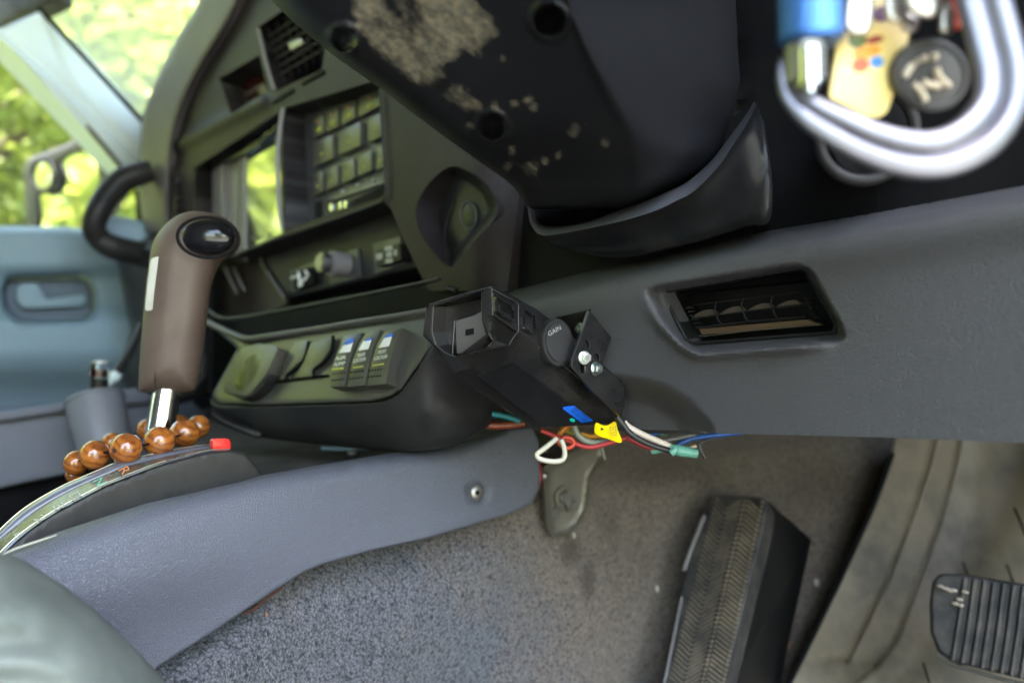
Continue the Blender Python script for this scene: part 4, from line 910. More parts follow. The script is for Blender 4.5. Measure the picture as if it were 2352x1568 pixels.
# labels on the underside
PB = from3(*q(7, [(620, 850, .465), (1220, 960, .490), (880, 1112, .490)]))
PB = PB.at(.0015)
lb = sheet('underside_label', rnd(q(7, [(430, 748), (700, 690), (1120, 985), (1240, 1060), (1160, 1095), (905, 1105)]), 4), PB, M['matt'], bc_, step=20, thick=.0006)
bl = prism('blue_sticker', rnd(q(16, [(625, 225), (745, 210), (955, 375), (830, 398), (620, 245)]), 2), PB, .0004, M['blue'], lb, bevel=.0001)
for i in range(6):
    a = q(16, [(705+i*8-0, 240+i*4)])[0]
PBt = PB.at(.0005)
text('sticker_lettering', 'QC PASS', PBt, q(16, [(735, 238)])[0], q(16, [(900, 360)])[0], 7, M['ink'], bl)
text('sticker_lettering', 'TESTED 12V', PBt, q(16, [(700, 262)])[0], q(16, [(860, 385)])[0], 5, M['ink'], bl)
prism('green_dot', ell(*q(16, [(726, 370)])[0], 6.5, 3.8, 15), PB, .0004, M['greendot'], lb, bevel=.0001)
# yellow tag hanging off the rear
yt = q(16, [(985, 395), (1060, 425), (1120, 422), (1195, 380), (1225, 480), (1270, 590), (1235, 608), (1120, 565), (1010, 530), (970, 490)])
PYt = from3(*q(16, [(985, 395, .487), (1195, 380, .495), (1250, 600, .478)]))
yo = sheet('yellow_warning_tag', cr(yt, 3), PYt, M['yellow'], bc_, step=6, thick=.0005, bump=lambda V: .003*np.sin((V[:, 0]-1360)/14))
for i, w in enumerate(('WARNING', 'CAUTION', 'RISK OF')):
    text('tag_lettering', w, PYt.at(.0038), q(16, [(1185-i*28, 425+i*4)])[0], q(16, [(1200-i*26, 545-i*8)])[0], 5, M['ink'], yo)
prism('tag_mark', q(16, [(1040, 445), (1075, 462), (1040, 475)]), PYt, .0005, M['ink'], yo, off=.0038, bevel=.0001)
# ------------------------------------------------------------------ bracket and bolts
br = thing('mounting_bracket', 'black steel mounting bracket holding the controller to the knee panel', 'bracket', P(1380, 820, .47))
PBk = from3(*q(7, [(1215, 300, .470), (1100, 690, .462), (1460, 830, .486)]))
bo = q(7, [(1215, 300), (1372, 490), (1306, 672), (1380, 735), (1466, 820), (1462, 960), (1440, 1040), (1235, 862), (1090, 695), (1095, 640), (1140, 520)])
h1 = [tuple(p) for p in ell(*q(7, [(1199, 536)])[0], 5, 9, -20, 12)]; h2 = [tuple(p) for p in ell(*q(7, [(1270, 626)])[0], 5, 8.5, -20, 12)]; h3 = rnd(q(7, [(1150, 665), (1182, 672), (1184, 735), (1160, 738)]), 3)
sheet('bracket_plate', rnd(bo, 2.5), PBk, M['bracket'], br, holes=[h1, h2, h3], step=10, edge=(1.6, .0004), thick=.002)
PB2 = from3(*q(7, [(980, 355, .505), (1215, 300, .472), (1120, 520, .50)]))
sheet('bracket_flange', rnd(q(7, [(975, 356), (1214, 301), (1190, 400), (1142, 520), (1075, 465)]), 2), PB2, M['bracket'], br, step=10, thick=.002)
def bolt(x, y, d, r, n, par, sh=0):
    C = P(*q(7, [(x, y)])[0], d); n = np.array(n)/np.linalg.norm(n)
    b = cyl('hex_bolt', C+n*.0022, tuple(n), r, .0035, M['zinc'], par, seg=6, bevel=.0005)
    cyl('washer', C+n*.0004, tuple(n), r*1.28, .0009, M['zinc'], b, seg=28, bevel=.0003)
    cyl('bolt_dimple', C+n*.0041, tuple(n), r*.45, .0004, M['steel'], b, seg=16, bevel=.0001)
nb = PBk.n
bolt(1180, 628, PBk.depth(*q(7, [(1180, 628)])[0]), .0031, nb+np.array(-FW)*.3, br)
bolt(1255, 705, PBk.depth(*q(7, [(1255, 705)])[0]), .0033, nb+np.array(-FW)*.2+RT*.5, br)
bolt(1166, 420, PB2.depth(*q(7, [(1166, 420)])[0]), .0028, PB2.n, br)

# ------------------------------------------------------------------ console side panel and lining
CP = PX(-.45)
con = thing('centre_console', 'blue grey grained centre console side trim with one recessed screw', 'console', (-.45, .25, -.17))
cb_ = [(-250, 1330), (8, 1270), (150, 1219), (338, 1158), (563, 1106), (608, 1092), (796, 1059), (930, 1037), (1040, 1025), (1120, 1008), (1175, 985), (1222, 980), (1238, 1010), (1240, 1085), (1240, 1120), (1222, 1156), (1170, 1180), (1075, 1208), (980, 1236), (860, 1262), (788, 1282), (740, 1296), (694, 1315), (600, 1376), (488, 1452), (375, 1523), (330, 1560), (-250, 1700)]
scw = q(10, [(310, 402)])[0]
def con_bump(V):
    top = np.interp(V[:, 0], [-250, 8, 150, 338, 608, 796, 1040, 1222], [1330, 1270, 1219, 1158, 1092, 1059, 1025, 980])
    s = np.clip((V[:, 1]-top)/55, 0, 1)
    b = -.018*(1-np.sqrt(np.clip(1-(1-s)**2, 0, 1)))*sst(1220, 1000, V[:, 0]) - .0*V[:, 0]
    rr = np.hypot(V[:, 0]-scw[0], V[:, 1]-scw[1]); b += -.005*(1-sst(17, 30, rr))
    b += .010*np.exp(-((V[:, 1]-top-150)/120)**2)*sst(900, 300, V[:, 0])
    return b
sheet('console_trim', cb_, CP, M['console'], con, step=9, bump=con_bump, edge=(5, .002), thick=.004, ang=70)
sc = ball('trim_screw', CP.hit(scw[0], scw[1], -.004), .0062, M['steel'], con, sc=(1, 1, .4), axis=(1, 0, 0)); cyl('screw_socket', CP.hit(scw[0], scw[1], -.0012), (1, 0, 0), .0017, .001, M['matt'], sc, seg=6, bevel=0)
sheet('console_floor', [(380, 1190), (470, 930), (1260, 940), (1260, 1030), (1000, 1060), (560, 1150)], from3((500, 1090, .60), (1150, 1030, .66), (800, 985, .86)), M['carpetdark'], con, step=16, thick=.003)
wire('exposed_seam_edge', [(488, 950, .66), (530, 975, .66), (600, 1000, .66)], 9, M['arch'], con, seg=8)
rodp = thing('plastic_trim_strip', 'thin pale blue plastic strip lying below the switch pod', 'plastic strip', P(790, 1030, .68))
wire('strip', [(x, y, .66) for x, y in q(6, [(880, 1445), (1000, 1448), (1200, 1448)])], [5, 5, 3], M['bluerod'], rodp, seg=8)
ball('push_clip', P(*q(6, [(1082, 1478)])[0], .655), .0045, M['steel'], rodp, sc=(1, 1, .7))
for a in (M['carpetdark'],): pass

# ------------------------------------------------------------------ shifter housing, lever, beads
sh = thing('shifter_housing', 'arched dark shifter housing with gear letters along its curved top', 'shifter housing', (-.52, .15, -.15))
Lc = q(13, [(-60, 1610), (30, 1500), (170, 1370), (330, 1240), (560, 1090), (800, 960), (1050, 830), (1280, 740), (1520, 650), (1800, 570), (2050, 507), (2260, 492)])
Bt = q(13, [(-80, 1590), (8, 1480), (155, 1340), (318, 1218), (540, 1072), (780, 942), (1030, 815), (1260, 722), (1500, 632), (1780, 552), (2040, 492), (2250, 478)])
Tt = q(13, [(-130, 1490), (-30, 1385), (110, 1265), (270, 1135), (465, 1003), (690, 880), (870, 795), (1060, 715), (1240, 645), (1750, 520), (2020, 470), (2220, 460)])
T2 = q(13, [(-140, 1460), (-40, 1355), (95, 1225), (255, 1098), (450, 972), (670, 855), (850, 772), (1045, 692), (1225, 622), (1740, 500), (2010, 455), (2215, 448)])
Fo = q(13, [(-150, 1420), (-50, 1320), (80, 1190), (232, 1062), (425, 940), (645, 822), (800, 755), (1010, 665), (1200, 595), (1720, 480), (2000, 440), (2205, 438)])
X0 = -.50
def onx(pts, x): return onpl(PX(x), pts)
sideo = [tuple(p) for p in cr(Lc, 3, closed=False)]+[(560, 1040), (585, 1065), (612, 1100), (640, 1180), (400, 1260), (100, 1330), (-30, 1400)]
sheet('housing_side', sideo, PX(X0), M['arch'], sh, step=14, edge=(7, .004), thick=.004)
loft('bright_edge', [onx(Lc, X0), onx([(a[0]*.4+b[0]*.6, a[1]*.4+b[1]*.6) for a, b in zip(Lc, Bt)], X0-.002), onx(Bt, X0-.004)], M['rail'], sh, nu=4, nv=3, thick=0)
loft('indicator_band', [onx(Bt, X0-.0045), onx([((a[0]+b[0])/2, (a[1]+b[1])/2) for a, b in zip(Bt, Tt)], X0-.014), onx(Tt, X0-.024)], M['band'], sh, nu=4, nv=3, thick=0)
loft('slot_rail', [onx(Tt, X0-.0245), onx(T2, X0-.026), onx(Fo, X0-.034), onx([(x-3, y+6) for x, y in Fo], X0-.05)], M['rail'], sh, nu=4, nv=3, thick=0)
wire('band_edge_line', onx(Bt, X0-.004), 1.3, simple('pale_yellow_line', (.5, .46, .3), .3, .8), sh, seg=6)  # yellow edge highlight built as a thin metal line
wire('band_edge_line', onx(Fo, X0-.034), 1.6, simple('pale_yellow_line', (.5, .46, .3), .3, .8), sh, seg=6)
for ch, (x, y), mm in (('L', (150, 1330), M['greyprint']), ('2', (345, 1178), M['greyprint']), ('3', (530, 1055), M['greyprint']), ('D', (690, 950), M['greyprint']), ('N', (930, 812), M['greendot']), ('R', (1175, 702), M['orange'])):
    bx, by = q(13, [(x, y)])[0]
    tx = from3((bx, by, PX(X0-.013).depth(bx, by)), (bx+10, by-6, PX(X0-.013).depth(bx+10, by-6)), (bx+7, by+9, PX(X0-.004).depth(bx+7, by+9)))
    text('gear_letter', ch, tx, (bx-6, by-5), (bx+6, by+7), 22, mm, sh, off=.0022, up=(bx+12, by-14))
boxw('housing_core', (-.60, -.02, -.30), (-.54, .30, -.13), M['matt'], sh)
rb = thing('shift_lock_button', 'small red release button at the front end of the shifter housing', 'button', PX(X0-.012).hit(527., 1030.))
prism('button_cap', rnd(q(13, [(2085, 400), (2110, 375), (2235, 375), (2260, 410), (2262, 480), (2090, 485)]), 5), PX(X0-.016), .005, M['red'], rb, bevel=.002, seg=3)
sh2 = thing('gear_shifter', 'brown leather gear shifter grip with glossy black end button on a chrome stalk', 'gear shifter', P(370, 990, .57))
go = cr(q(5, [(905, 1235), (912, 1050), (925, 870), (938, 720), (948, 610), (965, 470), (985, 330), (1012, 250), (1062, 180), (1140, 112), (1240, 75), (1350, 80), (1470, 115), (1550, 190), (1574, 265), (1545, 335), (1450, 405), (1400, 500), (1372, 620), (1345, 850), (1318, 1030), (1290, 1190), (1250, 1250), (1100, 1256), (950, 1250)]), 5)
PG = from3((380, 900, .575), (450, 900, .58), (450, 560, .565))
gp = inflate('leather_grip', go, PG, .021, 62, M['grip'], sh2, step=9)
wire('grip_seam', [(x, y, .5535) for x, y in q(5, [(1045, 700), (1020, 900), (1015, 1100), (1015, 1230)])], .8, M['matt'], gp, seg=6)
prism('white_inlay', rnd(q(5, [(985, 380), (1045, 365), (1040, 480), (1000, 720), (945, 725), (965, 520)]), 8), PG, .003, simple('cream_plastic', (.42, .42, .37), .4), gp, off=.0125, bevel=.001)
ecx, ecy = q(5, [(1355, 245)])[0]
PE = Pl(-FW*.95+RT*.25+UP*.1, P(ecx, ecy, .54))
wire('button_ring', onpl(PE, [tuple(p) for p in ell(ecx, ecy, 69, 46, 4, 24)]+[tuple(ell(ecx, ecy, 69, 46, 4, 24)[0])], .0), 4, M['matt'], gp, seg=10)
ball('end_button', P(ecx, ecy, .548), .0188, simple('button_gloss', (.008, .008, .010), .17), gp, sc=(1, .66, .45), axis=None)
eb = bpy.data.objects['end_button']; eb.data.transform(Matrix.Translation(Vector(P(ecx, ecy, .548))) @ cm.to_4x4() @ Matrix.Translation(-Vector(P(ecx, ecy, .548))))
wire('chrome_stalk', [(386, 880, .575), (378, 930, .573), (368, 1000, .57)], [30, 31, 33], M['chrome'], sh2, seg=32)
bd = thing('wooden_bead_bracelet', 'string of polished brown wooden beads looped round the shifter stalk', 'bead bracelet', P(290, 1040, .5))
bl_ = q(13, [(720, 735, 75, .545), (750, 615, 122, .520), (930, 535, 146, .500), (1232, 475, 156, .495), (1560, 405, 152, .515), (1812, 325, 142, .555), (1945, 258, 112, .60), (1760, 250, 110, .635), (1450, 290, 110, .64), (1100, 420, 105, .62), (850, 560, 100, .59)])
prevs = []
for i, (x, y, r, d) in enumerate(bl_):
    C = P(x, y, d); nx = P(*[bl_[(i+1) % len(bl_)][k] for k in (0, 1, 3)]); ax = nx-C
    rr = mpx(r*.2344, d)
    if i == 3: ax = -FW+RT*-.3
    b = ball('bead', C, rr, M['wood'], bd, sc=(1, 1, .93), axis=tuple(ax))
    if i == 3: cyl('bead_hole', C+np.array(Vector(tuple(ax)).normalized())*rr*.9, tuple(ax), rr*.16, .001, simple('dark_hole', (.05, .02, .01), .6), b, seg=12, bevel=0)
    prevs.append(C)
sweep('bead_cord', prevs+[prevs[0]], .0007, M['matt'], bd)

# ------------------------------------------------------------------ passenger side bin
bn = thing('storage_bin', 'grey plastic bin with a raised rim left of the shifter', 'storage bin', P(100, 1100, .8))
PN = from3((0, 1000, .80), (300, 950, .92), (0, 1120, .79))
sheet('bin_wall', [(-150, 985), (0, 965), (170, 940), (350, 905), (350, 1010), (290, 1060), (0, 1121), (-150, 1150)], PN, M['bin'], bn, step=20, edge=(8, .005), thick=.01)
sheet('bin_rim', [(-150, 972), (0, 947), (160, 922), (310, 890), (345, 905), (345, 925), (165, 942), (0, 968), (-150, 992)], PN.at(.012), M['bin'], bn, step=14, edge=(6, .004), thick=.03)
sheet('bin_base', [(-150, 1140), (0, 1112), (160, 1085), (300, 1055), (330, 1180), (100, 1330), (-150, 1450)], PN.at(-.02), M['matt'], bn, step=60)
pot = thing('cup_holder', 'round grey cup holder standing at the corner of the bin', 'cup holder', P(240, 1050, .8))
wire('cup_wall', [(218, 918, .83), (232, 980, .82), (248, 1060, .81)], [62, 60, 54], M['bin'], pot, seg=40, smooth_path=False)
ring('cup_rim', P(218, 919, .83), tuple(P(218, 918, .83)-P(248, 1060, .81)), mpx(60, .83), .0022, M['bin'], pot)
pen = thing('tyre_gauge', 'black stick gauge with a clear cap and red band standing in the cup holder', 'gauge stick', P(225, 920, .82))
wire('gauge_body', [(226, 925, .82), (229, 868, .82)], 19, M['black'], pen, seg=20)
wire('red_band', [(228, 866, .819), (229, 848, .819)], 13, M['red'], pen, seg=20)
wire('clear_cap', [(229, 868, .82), (230, 848, .82), (231, 832, .82)], [22, 22, 19], M['clear'], pen, seg=24)
cyl('cap_top', P(231, 832, .82), (0, 0, 1), mpx(15, .82), .003, M['white'], pen)
stp = thing('curved_strap', 'dark curved strap with a pale end beside the shifter grip', 'strap', P(255, 880, .9))
wire('strap_band', [(250, 882, .9), (266, 862, .9), (290, 822, .92), (312, 780, .94), (325, 745, .96)], [4, 11, 10, 9, 8], M['arch'], stp)
wire('strap_tip', [(252, 884, .898), (262, 868, .898), (272, 856, .898)], [4, 11.5, 10.5], M['pillar'], stp)
boxw('bin_underlay', (-1.34, -.15, -.4), (-.75, .9, -.19), M['carpetdark']); tag(bpy.data.objects['bin_underlay'], 'dark felt covered floor on the passenger side', 'floor', kind='structure')

# ------------------------------------------------------------------ seat in the foreground
seat = thing('driver_seat', 'blurred grey green seat cushion bolster in the near left corner', 'car seat', P(0, 1800, .35))
so_ = cr([(-500, 1330), (-300, 1268), (-150, 1255), (0, 1271), (60, 1290), (112, 1322), (180, 1370), (260, 1440), (335, 1515), (400, 1590), (460, 1680), (480, 1850), (300, 2000), (-500, 2000)], 4)
PSe = from3((0, 1400, .315), (350, 1600, .34), (-300, 1900, .27))
inflate('seat_cushion', so_, PSe, .06, 190, M['seat'], seat, step=16, bump=lambda V: .003*np.sin(V[:, 1]/17)*np.exp(-((V[:, 0]-60)/150)**2))

# ------------------------------------------------------------------ floor carpet and footwell
rowsF = [[(250, 1400, .47), (480, 1340, .52), (700, 1200, .58), (1000, 1100, .68), (1240, 960, .78), (1450, 880, .92), (1700, 880, 1.0), (1950, 880, 1.04), (2250, 880, 1.08), (2560, 880, 1.08)],
         [(250, 1500, .44), (480, 1430, .48), (700, 1290, .53), (1000, 1205, .61), (1240, 1110, .69), (1450, 1050, .78), (1700, 1050, .86), (1950, 1040, .92), (2250, 1030, .97), (2560, 1020, .97)],
         [(250, 1570, .43), (500, 1510, .465), (760, 1400, .52), (1040, 1330, .60), (1280, 1280, .68), (1500, 1250, .77), (1740, 1250, .85), (1960, 1250, .90), (2250, 1250, .94), (2560, 1250, .94)],
         [(250, 1650, .43), (520, 1610, .46), (800, 1540, .53), (1080, 1490, .60), (1300, 1450, .67), (1500, 1430, .74), (1720, 1430, .81), (1930, 1430, .86), (2250, 1430, .88), (2560, 1430, .88)],
         [(250, 1850, .43), (540, 1800, .46), (820, 1740, .53), (1100, 1700, .60), (1310, 1660, .66), (1500, 1650, .72), (1700, 1650, .77), (1900, 1650, .81), (2250, 1650, .82), (2560, 1650, .82)]]
def cdirt(V): return .62*sst(950, 1450, V[:, 0])*(.55+.45*sst(1650, 1250, V[:, 1]))+.12*sst(1500, 1150, V[:, 1])
def cstain(V):
    s = np.zeros(len(V))
    for x, y, rx, ry, a in ((1310, 1265, 30, 45, .9), (1350, 1330, 22, 60, .9), (1400, 1200, 40, 70, .5), (1480, 1290, 18, 60, .45), (1240, 1420, 60, 40, .3), (1500, 1080, 200, 60, .7), (1900, 1120, 150, 90, .5)):
        s = np.maximum(s, a*np.exp(-(((V[:, 0]-x)/rx)**2+((V[:, 1]-y)/ry)**2)))
    return s
cpt = loft('carpet', rowsF, M['carpet'], None, nu=20, nv=24, thick=0, attrs={'dirt': cdirt, 'stain': cstain}, bump=lambda V: .004*np.sin(V[:, 0]/70+V[:, 1]/90)+.003*np.sin(V[:, 0]/33-V[:, 1]/41)*0); tag(cpt, kind='structure')
wire('worn_rim', onpl(CP.at(-.004), [(6, 1273), (40, 1258), (85, 1243), (130, 1228)]), [1.5, 2.6, 2.4, 1.2], simple('pale_scuff', (.42, .40, .32), .9), con, seg=8)
# brown cable tucked under the console edge
cab = thing('tucked_cable', 'thin brown cable tucked along the lower console edge', 'cable', P(560, 1420, .47))
wire('cable', [(x, y, .485) for x, y in q(9, [(1290, 1240), (1400, 1190), (1500, 1140), (1560, 1110), (1640, 1040), (1720, 985)])], 3.2, simple('brown_cable', (.13, .05, .035), .6), cab, seg=8)
# debris bits
bitm = simple('dry_leaf', (.42, .2, .08), .8); bitp = simple('pale_crumb', (.4, .36, .3), .8)
for x, y, r, d, mm, lb_ in ((1808, 1478, 11, .80, bitm, 'orange leaf scrap on the carpet right of the footrest'), (1876, 1337, 9, .84, bitp, 'pale crumb on the carpet beside the upper beige mat edge'), (612, 1410, 5, .49, bitm, 'tiny tan crumb on the carpet near the brown cable'), (1318, 1229, 7, .69, bitp, 'pale crumb at the foot of the steel brace'), (1510, 1352, 8, .75, bitp, 'light fleck on the carpet left of the footrest')):
    inflate('carpet_debris', cr([(x-r*.5, y-r), (x+r*.4, y-r*.8), (x+r*.5, y+r*.6), (x-r*.2, y+r), (x-r*.6, y)], 3), Pl(-FW+UP*.6, P(x, y, d)), .0012, 6, mm, step=4); tag(bpy.context.scene.objects[-1], lb_, 'debris', 'bits of debris on the carpet')
# hairs / lint
lint = simple('pale_lint', (.36, .36, .35), .8)
for i_, (pp, lb_) in enumerate((([(602, 1500, .47), (610, 1530, .465), (625, 1552, .465), (645, 1575, .46)], 'curved pale hair on the carpet at the bottom edge'), ([(512, 1440, .455), (520, 1418, .455), (526, 1405, .455)], 'short pale hair at the console edge above the carpet'), ([(1012, 1330, .55), (1040, 1345, .55), (1056, 1360, .55)], 'fine pale hair on the carpet below the console middle'))):
    wire('lint_hair', pp, .4, lint, seg=5); tag(bpy.context.scene.objects[-1], lb_, 'hair', 'pale hairs on the carpet')
# steel brace
bs = thing('steel_brace', 'dusty steel support brace with bolts beside the console end', 'brace', P(1280, 1220, .68))
PBs = from3((1250, 1050, .665), (1340, 1060, .69), (1270, 1220, .67))
bso = rnd(q(10, [(715, 240), (1010, 100), (1080, 20), (1100, 180), (1010, 300), (990, 480), (950, 580), (880, 650), (770, 680), (738, 600), (722, 400)]), 6)
bsm = plastic('dusty_steel', (.13, .12, .095), .45, metal=.5, dust=1.5)
sheet('brace_plate', bso, PBs, bsm, bs, step=8, thick=.003, bump=lambda V: .006*np.exp(-(sd(V, bso)/7)**2))
for x, y, r in ((845, 430, .006), (785, 520, .0055), (900, 480, .004)):
    c = P(*q(10, [(x, y)])[0], .672); cyl('brace_bolt', c, tuple(PBs.n), r, .006, M['steel'], bs, seg=6); cyl('bolt_washer', c+np.array(-PBs.n)*.002, tuple(PBs.n), r*1.5, .002, bsm, bs)
ball('weld_nub', P(*q(10, [(718, 298)])[0], .66), .004, M['steel'], bs)

# footrest
fo_ = thing('footrest', 'tall black rubber footrest with herringbone tread on the carpet', 'footrest', P(1600, 1568, .66))
FT = from3((1700, 1150, .755), (1600, 1568, .655), (1530, 1568, .668))
fto = [(1632, 1136), (1752, 1141), (1765, 1156), (1758, 1205), (1668, 1568), (1640, 1680), (1490, 1690), (1524, 1568), (1552, 1440), (1566, 1340), (1590, 1260), (1617, 1185)]
sheet('footrest_face', rnd(fto, 6), FT, M['rubber'], fo_, step=12, edge=(6, .005), thick=.02)
mesh('footrest_side', [P(1764, 1150, .757), P(1864, 1239, .83), P(1785, 1600, .76), P(1750, 1760, .74), P(1620, 1760, .65), P(1666, 1590, .66)], [(0, 1, 2, 3, 4, 5)], M['black'], fo_, smooth=False)
V = []; Fc = []
def lr(t, s):
    a = (1640+(1512-1640)*t, 1142+(1640-1142)*t); b = (1756+(1650-1756)*t, 1150+(1640-1150)*t); return (a[0]+(b[0]-a[0])*s, a[1]+(b[1]-a[1])*s)
def bar(p0, p1, w, h, pl, off):
    p0 = np.array(p0); p1 = np.array(p1); d = (p1-p0)/np.linalg.norm(p1-p0); n = np.array([-d[1], d[0]])*w/2; k = len(V)
    for pp, o in ((p0-n, off), (p0+n, off), (p1+n, off), (p1-n, off), (p0-n*.4, off+h), (p0+n*.4, off+h), (p1+n*.4, off+h), (p1-n*.4, off+h)): V.append(pl.hit(float(pp[0]), float(pp[1]), o))
    for f in ((4, 5, 6, 7), (0, 1, 5, 4), (1, 2, 6, 5), (2, 3, 7, 6), (3, 0, 4, 7)): Fc.append(tuple(k+i for i in f))
N_ = 46
def tread_mat(name, a, b):
    m, nt, bb = mat_new(name); n = tex(nt, 'Noise', 38, Detail=6, Roughness=.7); r_ = ramp(nt, n.outputs[0], [(.35, a), (.62, b)]); nt.links.new(r_.outputs[0], bb.inputs['Base Color']); bb.inputs['Roughness'].default_value = .6; return m
for nm, bands, mm in (('herringbone_tread', ((.03, .28, .05), (.30, .56, -.05)), tread_mat('dusty_dark_tread', (.08, .07, .06), (.32, .25, .17))), ('worn_tread', ((.66, .92, .045),), tread_mat('worn_tan_tread', (.14, .11, .08), (.46, .36, .24)))):
    V = []; Fc = []
    for i in range(N_):
        t = i/N_+random.uniform(-.0012, .0012)
        for s0, s1, dt in bands:
            bar(lr(t+(.0 if dt > 0 else .05), s0), lr(t+dt+(.0 if dt > 0 else .05), s1), 4.2, .0022, FT, 0)
        if nm == 'worn_tread': bar(lr(t+.003, .59), lr(t+.011, .635), 7, .004, FT, 0); bar(lr(t+.003, .935), lr(t+.011, .985), 7, .004, FT, 0)
    mesh(nm, V, Fc, mm, fo_, smooth=False)
wire('pale_edge', onpl(FT, [(1617, 1185), (1595, 1240), (1570, 1310)], .003), 5, M['ribgrey'], fo_)  # mauve grey strips along the left edge of the face
wire('pale_edge', onpl(FT, [(1566, 1370), (1552, 1440), (1526, 1568)], .002), 3, M['ribgrey'], fo_)
# beige floor liner
ml = thing('floor_liner', 'dusty beige vinyl footwell liner with moulded lines behind the brake pedal', 'floor liner', P(1950, 1568, .76))
dm = lambda L, d0: [(x, y, d0+k*.004) for k, (x, y) in enumerate(L)]
rowsM = [dm([(2058, 1000), (2150, 1000), (2240, 1000), (2330, 1000), (2450, 1000), (2560, 1000)], .86), dm([(2045, 1066), (2134, 1066), (2205, 1066), (2300, 1066), (2430, 1066), (2560, 1066)], .85),
         dm([(2010, 1160), (2104, 1160), (2180, 1160), (2280, 1160), (2420, 1160), (2560, 1160)], .835), dm([(1955, 1285), (2060, 1285), (2150, 1285), (2260, 1285), (2420, 1285), (2560, 1285)], .815),
         dm([(1892, 1420), (2000, 1420), (2100, 1420), (2240, 1420), (2420, 1420), (2560, 1420)], .79), dm([(1818, 1568), (1930, 1568), (2010, 1568), (2220, 1568), (2420, 1568), (2560, 1568)], .76), dm([(1745, 1720), (1860, 1720), (1980, 1720), (2200, 1720), (2420, 1720), (2560, 1720)], .74)]
gA = [(2150, 1000), (2134, 1066), (2100, 1167), (2044, 1317), (1984, 1441), (1946, 1516)]
gB = [(2205, 1000), (2194, 1062), (2160, 1194), (2104, 1347), (2059, 1467), (2014, 1524), (1961, 1568)]
gC = [(1850, 1520), (1946, 1516), (2016, 1527)]
def mbump(V):
    s = 0*V[:, 0]
    for g_ in (gA, gB, gC): s = s+.006*np.exp(-(pldist(V, g_)/4)**2)
    return s - .006*np.exp(-((pldist(V, [(2260, 1000), (2230, 1200), (2180, 1400), (2050, 1568)]))/40)**2)
loft('liner_sheet', rowsM, M['mat'], ml, nu=18, nv=14, thick=.004, bump=mbump)
wire('liner_edge', [(2050, 1040, .84), (2006, 1160, .825), (1950, 1285, .805), (1886, 1420, .78), (1812, 1570, .752)], 6, M['matt'], ml)
for a in ([(2212, 1290, .80), (2222, 1320, .80), (2230, 1340, .80)], [(2330, 1165, .78), (2345, 1200, .78), (2356, 1230, .78)], [(2312, 1295, .78), (2330, 1345, .78)], [(2120, 1520, .76), (2135, 1568, .755)], [(2200, 1525, .75), (2260, 1508, .75), (2360, 1512, .74)]):
    wire('liner_crease', a, 2.5, M['matt'], ml, seg=6)
# brake pedal
bp = thing('brake_pedal', 'worn black brake pedal pad with vertical ribs and dried mud', 'pedal', P(2260, 1560, .62))
PPd = from3((2150, 1330, .625), (2350, 1360, .590), (2200, 1530, .605))
po = rnd(q(11, [(1283, 1075), (1300, 945), (1345, 898), (1480, 902), (2200, 1020), (2200, 1640), (1862, 1545), (1430, 1440), (1335, 1375), (1288, 1255)]), 8)
sheet('pedal_pad', po, PPd, M['rubber'], bp, step=7, edge=(9, .005), thick=.014)
for i in range(12):
    x0, y0, x1, y1 = 1500+i*60, 925+i*8.5, 1425+i*60, 1425+i*16; mid = ((x0+x1)/2+4, (y0+y1)/2)
    wire('pad_rib', onpl(PPd, q(11, [(x0, y0), (x0-22, y0+170), mid, (x1, y1)]), .0015), 4.6, M['rubber'], bp, seg=8)
wire('pedal_arm', [(2430, 1400, .63), (2430, 1250, .70), (2430, 1120, .77), (2440, 950, .82)], [28, 26, 26, 26], M['matt'], bp, seg=12)
wire('pad_backing', onpl(PPd.at(-.013), q(11, [(1330, 1390), (1500, 1480), (2200, 1660)])), 4, M['steel'], bp)
for x, y in q(11, [(1350, 975), (1385, 990), (1410, 1002), (1440, 1080), (1470, 1090), (1465, 1055), (1430, 1000), (1500, 1010)]): ball('mud_fleck', PPd.hit(x, y, .004), .0018, simple('dried_mud', (.38, .32, .26), .9), bp, sc=(1.6, 1, .8), u=10, v=6)

# ------------------------------------------------------------------ wires under the dash
def lw(lab, pts, r, colr, d, rough=.4):
    t = thing('loose_wire', lab, 'wire', P(*q(16, [pts[0]])[0], d), 'loose wires hanging under the dash')
    wire('wire_run', [(x, y, d+(.0 if len(p) < 3 else p[2])) for (x, y), p in zip([a[:2] for a in q(16, pts)], pts)], r*.25, simple('wire_insulation', colr, rough, var=.08), t, seg=10)
lw('long red wire sagging beneath the controller', [(380, 480), (480, 520), (580, 560), (700, 600), (830, 650), (950, 662), (1150, 612), (1350, 555)], 22, (.42, .03, .03), .515)
lw('small red wire loop left of the cream loop', [(520, 540), (580, 620), (640, 668), (700, 668), (745, 620), (700, 565), (620, 560)], 20, (.5, .05, .02), .512)
lw('short dark red wire running to the small green connector', [(1340, 560), (1400, 590), (1500, 640), (1650, 690)], 26, (.35, .03, .03), .51)
lw('pale cream wire bent in a triangular loop', [(560, 560), (490, 620), (400, 690), (335, 745), (370, 795), (500, 822), (610, 808), (642, 740), (625, 640), (600, 580)], 24, (.45, .42, .32), .505)
lw('grey green wire curving behind the yellow tag', [(740, 410), (760, 480), (800, 540), (890, 600), (1000, 620), (1150, 600)], 30, (.25, .26, .20), .52)
lw('orange wire behind the red wire, upper one', [(700, 420), (650, 455), (600, 500), (560, 560)], 26, (.55, .17, .01), .525)
lw('orange wire behind the red wire, lower one', [(820, 520), (930, 548), (1010, 540), (1100, 560)], 24, (.55, .22, .01), .528)
lw('olive yellow wire between the orange wires', [(600, 440), (700, 500), (800, 500)], 22, (.30, .26, .02), .53)
